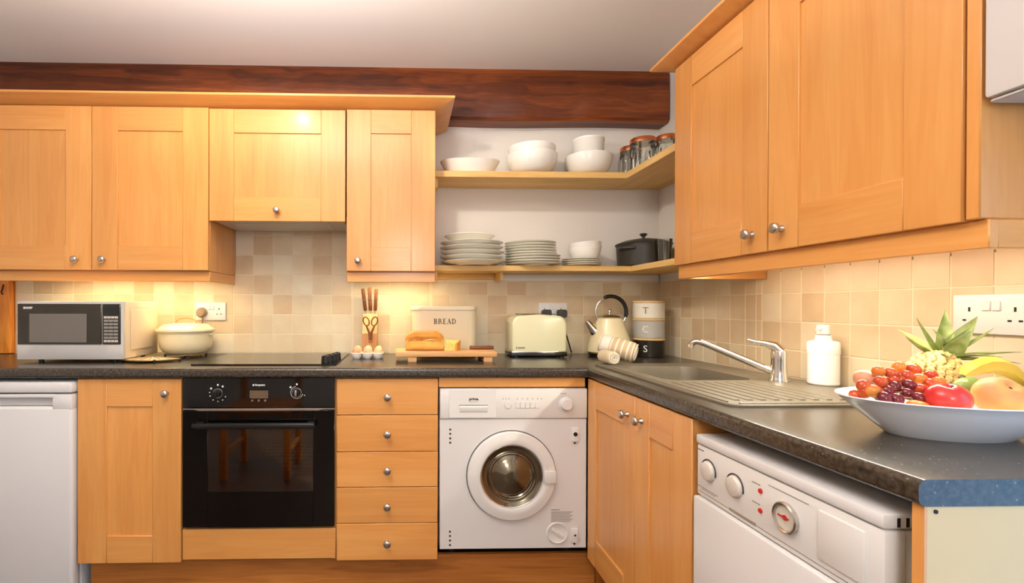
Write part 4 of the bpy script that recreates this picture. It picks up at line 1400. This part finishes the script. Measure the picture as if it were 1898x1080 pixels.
# kettle
kt = thing('kettle', 'cream cone-shaped kettle with a black looped handle', 'kettle', (1.000, -.150, WT))
obj('base', MB().lathe([(0, 0), (.092, 0), (.098, .004), (.100, .014), (.096, .018), (0, .018)], 40), 'black_plastic', kt)
obj('body', MB().lathe([(0, .018), (.098, .018), (.1045, .024), (.104, .034), (.095, .075), (.080, .120), (.066, .160), (.058, .183), (.050, .188), (0, .188)], 48), 'cream_enamel', kt)
obj('lid', MB().lathe([(.052, .1885), (.053, .190), (.046, .197), (.025, .205), (.006, .2075), (.005, .213), (0, .213)], 36), 'chrome', kt)
obj('lid_knob', MB().sphere((0, 0, .220), .0095, 16, 10), 'chrome', kt)
obj('spout', MB().tube([(-.070, 0, .118), (-.088, 0, .142), (-.104, 0, .162), (-.113, 0, .172)], [.026, .020, .014, .011], 16), 'chrome', kt)
hc = lambda a: (.006 + .076 * math.cos(a), 0, .215 + .078 * math.sin(a))
obj('handle_frame', MB().tube([(-.060, 0, .176)] + [hc(math.radians(q)) for q in range(200, -31, -10)] + [(.062, 0, .165)], .0042, 10), 'chrome', kt)
obj('grip', MB().tube([hc(math.radians(q)) for q in range(118, -21, -8)], [.007] + [.0095] * 16 + [.007], 14), 'black_plastic', kt)

# stacked canisters
for nm, z, ht, mt, ch, ink, hh_ in (('black', 0, .080, 'tin_black', 'S', 'ink_white', 'lowest'), ('grey', .0915, .083, 'tin_grey', 'C', 'ink_white', 'middle'), ('white', .186, .074, 'tin_white', 'T', 'ink_grey', 'topmost')):
    cn = thing('canister', '%s canister lettered %s, %s of the stack by the corner' % (nm, ch, hh_), 'canister', (1.192, -.152, WT + z), 0, 'stacked canisters')
    obj('tin', MB().lathe([(0, 0), (.069, 0), (.0715, .003), (.0715, ht), (0, ht)], 44), mt, cn)
    obj('wooden_lid', MB().lathe([(0, ht + .0003), (.070, ht + .0003), (.0725, ht + .002), (.0725, ht + .009), (.0705, ht + .011), (0, ht + .011)], 44), 'lid_wood', cn)
    a = math.radians(-90 - 38)
    text('letter', ch, .045, ink, cn, (.0722 * math.cos(a), .0722 * math.sin(a), ht / 2), (PI / 2, 0, a + PI / 2), depth=.0012)

# towels
def roll_between(name, label, A, B, r, mat, flat=1.0, spiral=None, cat='towel'):
    A, B = Vector(A), Vector(B)
    q = (B - A).normalized().to_track_quat('Z', 'X')
    L_ = (B - A).length
    rt = bpy.data.objects.new(name, None); COL.objects.link(rt)
    rt.location = A; rt.rotation_mode = 'QUATERNION'; rt.rotation_quaternion = q
    tag(rt, label, cat)
    rings = []
    for z, s_ in ((0, .80), (.004, .93), (.012, 1), (L_ * .35, 1.03), (L_ * .65, .99), (L_ - .012, 1.02), (L_ - .004, .95), (L_, .84)):
        rings.append([(r * s_ * math.cos(a) * (1 + .02 * math.sin(3 * a)), r * s_ * flat * math.sin(a), z) for a in [2 * PI * k / 32 for k in range(32)]])
    obj('roll', MB().loft(rings), mat, rt, angle=60)
    for zz in spiral or ():
        zz = L_ if zz else 0
        pts_ = [((r * .88 - .8 * r * k / 46) * math.cos(k * .42), (r * .88 - .8 * r * k / 46) * flat * math.sin(k * .42), zz) for k in range(46)]
        obj('rolled_edge', MB().tube([(a, b, z + (.003 if zz else -.003)) for a, b, z in pts_], .0030, 6), 'towel_white', rt)
    return rt


roll_between('striped_towel', 'beige and white striped towel rolled up against the kettle', (.858, -.395, .992), (.968, -.475, .9575), .042, 'towel_stripe', .98, (0, 1))
roll_between('cream_cloth', 'small cream cloth rolled up in front of the striped towel', (.836, -.462, .9445), (.842, -.560, .9445), .027, 'towel_cream', 1.0, (1,))

# soap bottle
sb = thing('soap_bottle', 'white ribbed soap bottle with a pump behind the drainer', 'soap bottle', (1.270, -1.045, WT + Z1 * 0 + .0068))
pr_ = [(0, 0), (.036, 0), (.039, .003)]
for k in range(14):
    pr_ += [(.0395, .008 + k * .006), (.0385, .011 + k * .006)]
pr_ += [(.0395, .094), (.0400, .098), (.0395, .126), (.036, .131), (.022, .134), (.0205, .138), (.0195, .150), (0, .150)]
obj('bottle', MB().lathe(pr_, 40), 'ceramic', sb, angle=50)
obj('collar', MB().lathe([(0, .1502), (.0165, .1502), (.0165, .153), (0, .153)], 24), 'mid_grey', sb)
obj('pump', MB().lathe([(0, .153), (.016, .153), (.0165, .156), (.0165, .178), (.014, .181), (0, .181)], 24).tube([(-.008, -.004, .170), (-.024, -.010, .170), (-.030, -.013, .166)], .006, 10), 'ceramic', sb)

# ================================================================== fruit bowl on the right worktop
fb = thing('fruit_bowl', 'long white porcelain bowl full of fruit at the end of the worktop', 'bowl', (1.030, -1.587, WT), -.08)
rings = []
for q, qy, z in ((.40, .30, .003), (.54, .44, .003), (.555, .46, 0), (.575, .48, .002), (.72, .70, .026), (.90, .90, .055), (.985, .985, .0695), (1.0, 1.0, .0705), (.995, .992, .0725), (.97, .962, .0705), (.88, .87, .052), (.68, .64, .022), (.52, .44, .0085), (.3, .2, .0075)):
    rings.append([(.186 * q * math.cos(a), .122 * qy * math.sin(a), z) for a in [2 * PI * k / 64 for k in range(64)]])
obj('dish', MB().loft(rings), 'porcelain', fb, angle=50)


def spin_fruit(name, label, cat, loc, prof, mat, tilt=(0, 0, 0), seg=32, part='skin'):
    t = thing(name, label, cat, loc)
    t.rotation_euler = tilt
    obj(part, MB().lathe(prof, seg), mat, t, angle=80)
    return t


def apple_prof(r, dip=.22, hgt=.88):
    out_ = []
    for k in range(25):
        a = -PI / 2 + PI * k / 24
        rr = math.cos(a) * (1 + .10 * math.sin(a))
        zz = math.sin(a) * hgt - dip * math.exp(-((rr) / .22) ** 2) * (1 if a > 0 else -.6)
        out_.append((max(0, rr * r) if 0 < k < 24 else 0, zz * r))
    return out_


a_ = spin_fruit('apple', 'shiny red apple at the front of the fruit bowl', 'apple', (.966, -1.640, .986), apple_prof(.0305, .22, .98), 'apple_red', (.25, -.1, 0))
obj('stem', MB().tube([(0, 0, .019), (.001, 0, .025), (.003, 0, .029)], .0012, 6), 'banana_tip', a_)
p_ = spin_fruit('peach', 'large yellow and pink peach at the front of the fruit bowl', 'peach', (1.058, -1.640, .992), apple_prof(.0345, .30, .95), 'peach', (.75, .0, 0))
obj('stem_pit', MB().tube([(0, 0, .021), (.001, 0, .026)], .0020, 8), 'banana_tip', p_)
spin_fruit('round_fruit', 'pale pink round fruit behind the grapes in the fruit bowl', 'fruit', (.930, -1.528, 1.004), apple_prof(.023, .12, .9), 'onion_pink', (.2, .3, 0))
spin_fruit('satsuma', 'orange satsuma half hidden under the grapes', 'satsuma', (.925, -1.628, .970), apple_prof(.017, .10, .8), 'satsuma', (.1, .1, 0))
spin_fruit('lime', 'green lime between the apple and the banana', 'lime', (1.074, -1.580, 1.001), [(0, -.026), (.003, -.0245), (.010, -.020), (.0155, -.012), (.0172, 0), (.0155, .012), (.010, .020), (.003, .0245), (0, .0255)], 'lime', (0, 1.45, .2))

# grapes: one bunch, every grape a part
gb = thing('grape_bunch', 'bunch of red grapes at the left end of the fruit bowl', 'grapes', (.88, -1.59, .985))
gp = [(0.925, -1.555, 1.0258), (0.947, -1.5587, 1.0232), (0.9703, -1.5662, 1.0179), (0.9881, -1.5725, 1.0136), (1.0189, -1.565, 1.0187), (1.0019, -1.55, 1.0293), (0.9766, -1.545, 1.033), (0.904, -1.58, 1.0087), (0.8638, -1.5867, 1.0027), (0.8683, -1.6, 0.9959), (0.865, -1.5887, 0.9908), (0.8635, -1.572, 0.9827), (0.8741, -1.6175, 0.9852), (0.9311, -1.5792, 0.9993), (0.9528, -1.5875, 1.0037), (0.9411, -1.5955, 0.9889), (0.9627, -1.5975, 0.9973), (0.9954, -1.585, 1.0053), (1.0158, -1.58, 1.0085), (0.8936, -1.62, 0.9837), (0.8803, -1.5952, 0.9919), (0.9095, -1.588, 0.9937), (0.9625, -1.5605, 1.0119), (0.9433, -1.5655, 1.0085), (0.9397, -1.6175, 0.985)]
g_mesh = [MB().sphere((0, 0, 0), (.0106, .0106, .0122), 18, 12).mesh('grape') for _ in range(3)]
g_mesh[0].materials.append(MATS['grape_red']); g_mesh[1].materials.append(MATS['grape_dark']); g_mesh[2].materials.append(MATS['grape_amber'])
gpos = []
for i, g_ in enumerate(gp):
    P = Vector(g_) - Vector((.88, -1.59, .985))
    gpos.append(P)
    put('grape', g_mesh[1 if i in (12, 13, 14, 15, 19, 21, 24) else (2 if i % 3 == 0 else 0)], None, gb, P, (random.uniform(-1, 1), random.uniform(-1, 1), 0))
sm = MB()
for P in gpos[::2]:
    sm.tube([(0.02, .01, -.012), P * .5, P * .85], .0012, 5)
obj('stem', sm, 'grape_stem', gb)

# banana
bn = thing('banana', 'ripe yellow banana lying over the right side of the fruit', 'banana', (1.16, -1.545, 1.02))
bp_ = [(-.060, -.006, -.004), (-.050, -.005, .004), (-.034, -.003, .0115), (-.010, 0, .017), (.014, .001, .0165), (.040, .002, .009), (.062, .002, -.006), (.078, .002, -.022)]
br_ = [.005, .0115, .0155, .0170, .0170, .0160, .012, .006]
obj('peel', MB().tube(bp_, br_, 6), 'banana', bn, angle=20)
obj('tip', MB().tube([(-.0595, -.006, -.0035), (-.066, -.0066, -.009)], [.0048, .0038], 6), 'banana_tip', bn)

# pineapple: body of separate eyes, leafy crown
pa_ = thing('pineapple', 'pineapple with a green leafy crown lying behind the grapes', 'pineapple', (1.118, -1.482, 1.010))
axis = Vector((.62, .30, .45)).normalized()
Q = axis.to_track_quat('Z', 'Y').to_matrix().to_4x4()
obj('core', MB().sphere((0, 0, 0), (.041, .041, .058), 24, 16, mtx=Q), 'pine_body', pa_)
eye = MB().lathe([(.0080, 0), (.0066, .003), (.003, .0045), (0, .0065)], 6).mesh('eye', 30)
for k in range(11):
    z = -.049 + k * .0098
    rr = .041 * math.sqrt(max(.02, 1 - (z / .058) ** 2))
    nn = max(4, int(2 * PI * rr / .0150))
    for i in range(nn):
        a = 2 * PI * (i + .5 * (k % 2)) / nn
        pos = Vector((rr * math.cos(a), rr * math.sin(a), z))
        nrm = Vector((math.cos(a) / .041 * rr / .041, math.sin(a) / .041 * rr / .041, z / .058 ** 2 )).normalized()
        e_ = put('eye', eye, 'pine_eye', pa_)
        e_.matrix_local = Q @ Matrix.Translation(pos * .985) @ nrm.to_track_quat('Z', 'Y').to_matrix().to_4x4()


def leaf(base, dirv, up, length, width, curl):
    """tapering, channelled pineapple leaf that bends over"""
    dirv, up = dirv.normalized(), up.normalized()
    side = dirv.cross(up).normalized()
    up = side.cross(dirv).normalized()
    rg_ = []
    n_ = 9
    for k in range(n_):
        t_ = k / (n_ - 1)
        c_ = base + dirv * length * t_ * (1 - .25 * abs(curl) * t_) - up * curl * length * t_ * t_ * .6
        w_ = width * (1 - t_ ** 1.8) * (.8 + .5 * t_ * (1 - t_) * 2) + .0006
        th_ = .0012 * (1 - .6 * t_)
        row = [c_ - side * w_ + up * w_ * .35, c_ - side * w_ * .5 + up * w_ * .08, c_, c_ + side * w_ * .5 + up * w_ * .08, c_ + side * w_ + up * w_ * .35]
        rg_.append([tuple(q_) for q_ in row] + [tuple(q_ - up * th_) for q_ in reversed(row)])
    return MB().loft(rg_)


cb_ = axis * .050
e1 = axis.orthogonal().normalized(); e2 = axis.cross(e1)
# direction (relative to the crown base), length, half-width, curl
crown = [((.035, .02, .105), .112, .0190, .06), ((.078, .0, .090), .122, .0190, .05), ((.100, -.02, .062), .118, .0095, -.15), ((.135, -.03, .030), .142, .0150, .12),
         ((.110, -.05, .012), .120, .0160, .18), ((-.062, .0, .085), .108, .0120, -.12), ((-.092, -.01, .040), .102, .0100, -.20), ((-.030, -.04, .080), .080, .0190, .45),
         ((-.050, -.06, .045), .070, .0170, .55), ((.010, -.06, .070), .078, .0180, .40), ((.060, -.07, .035), .085, .0160, .35), ((-.015, -.08, .020), .052, .0130, .5),
         ((.060, .05, .080), .100, .0150, .2), ((-.040, .05, .075), .090, .0150, .2), ((.100, .03, .050), .095, .0140, .2), ((.035, -.04, .085), .085, .0150, .2)]
for k, (dv, ln, wd, cu) in enumerate(crown):
    dv = Vector(dv)
    upv = Vector((0, 0, 1)) if abs(dv.normalized().z) < .92 else Vector((0, 1, 0))
    if dv.normalized().z > .6:
        upv = Vector((-dv.x, -dv.y - .4, .3))
    obj('leaf', leaf(cb_ + dv.normalized() * .006, dv, upv, ln, wd, cu), 'pine_leaf', pa_, angle=60)

# ================================================================== pine chair beside the camera, seen mirrored in the oven glass
ch = thing('dining_chair', 'orange pine dining chair mirrored in the oven door glass', 'chair', (-.99, -2.10, 0))
for lx, ly, top in ((-.21, .19, .44), (.21, .19, .44), (-.20, -.19, .95), (.20, -.19, .95)):
    obj('leg', MB().box(lx - .022, lx + .022, ly - .022, ly + .022, 0, top, bev=.004), 'chair_wood', ch)
obj('seat', MB().box(-.235, .235, -.215, .225, .441, .468, bev=.008), 'chair_wood', ch)
for z in (.62, .76, .90):
    obj('back_slat', MB().box(-.179, .179, -.200, -.182, z, z + .05, bev=.004), 'chair_wood', ch)
for sx in (-1, 1):
    obj('stretcher', MB().box(sx * .205 - .010, sx * .205 + .010, -.167, .167, .16, .19, bev=.003), 'chair_wood', ch)
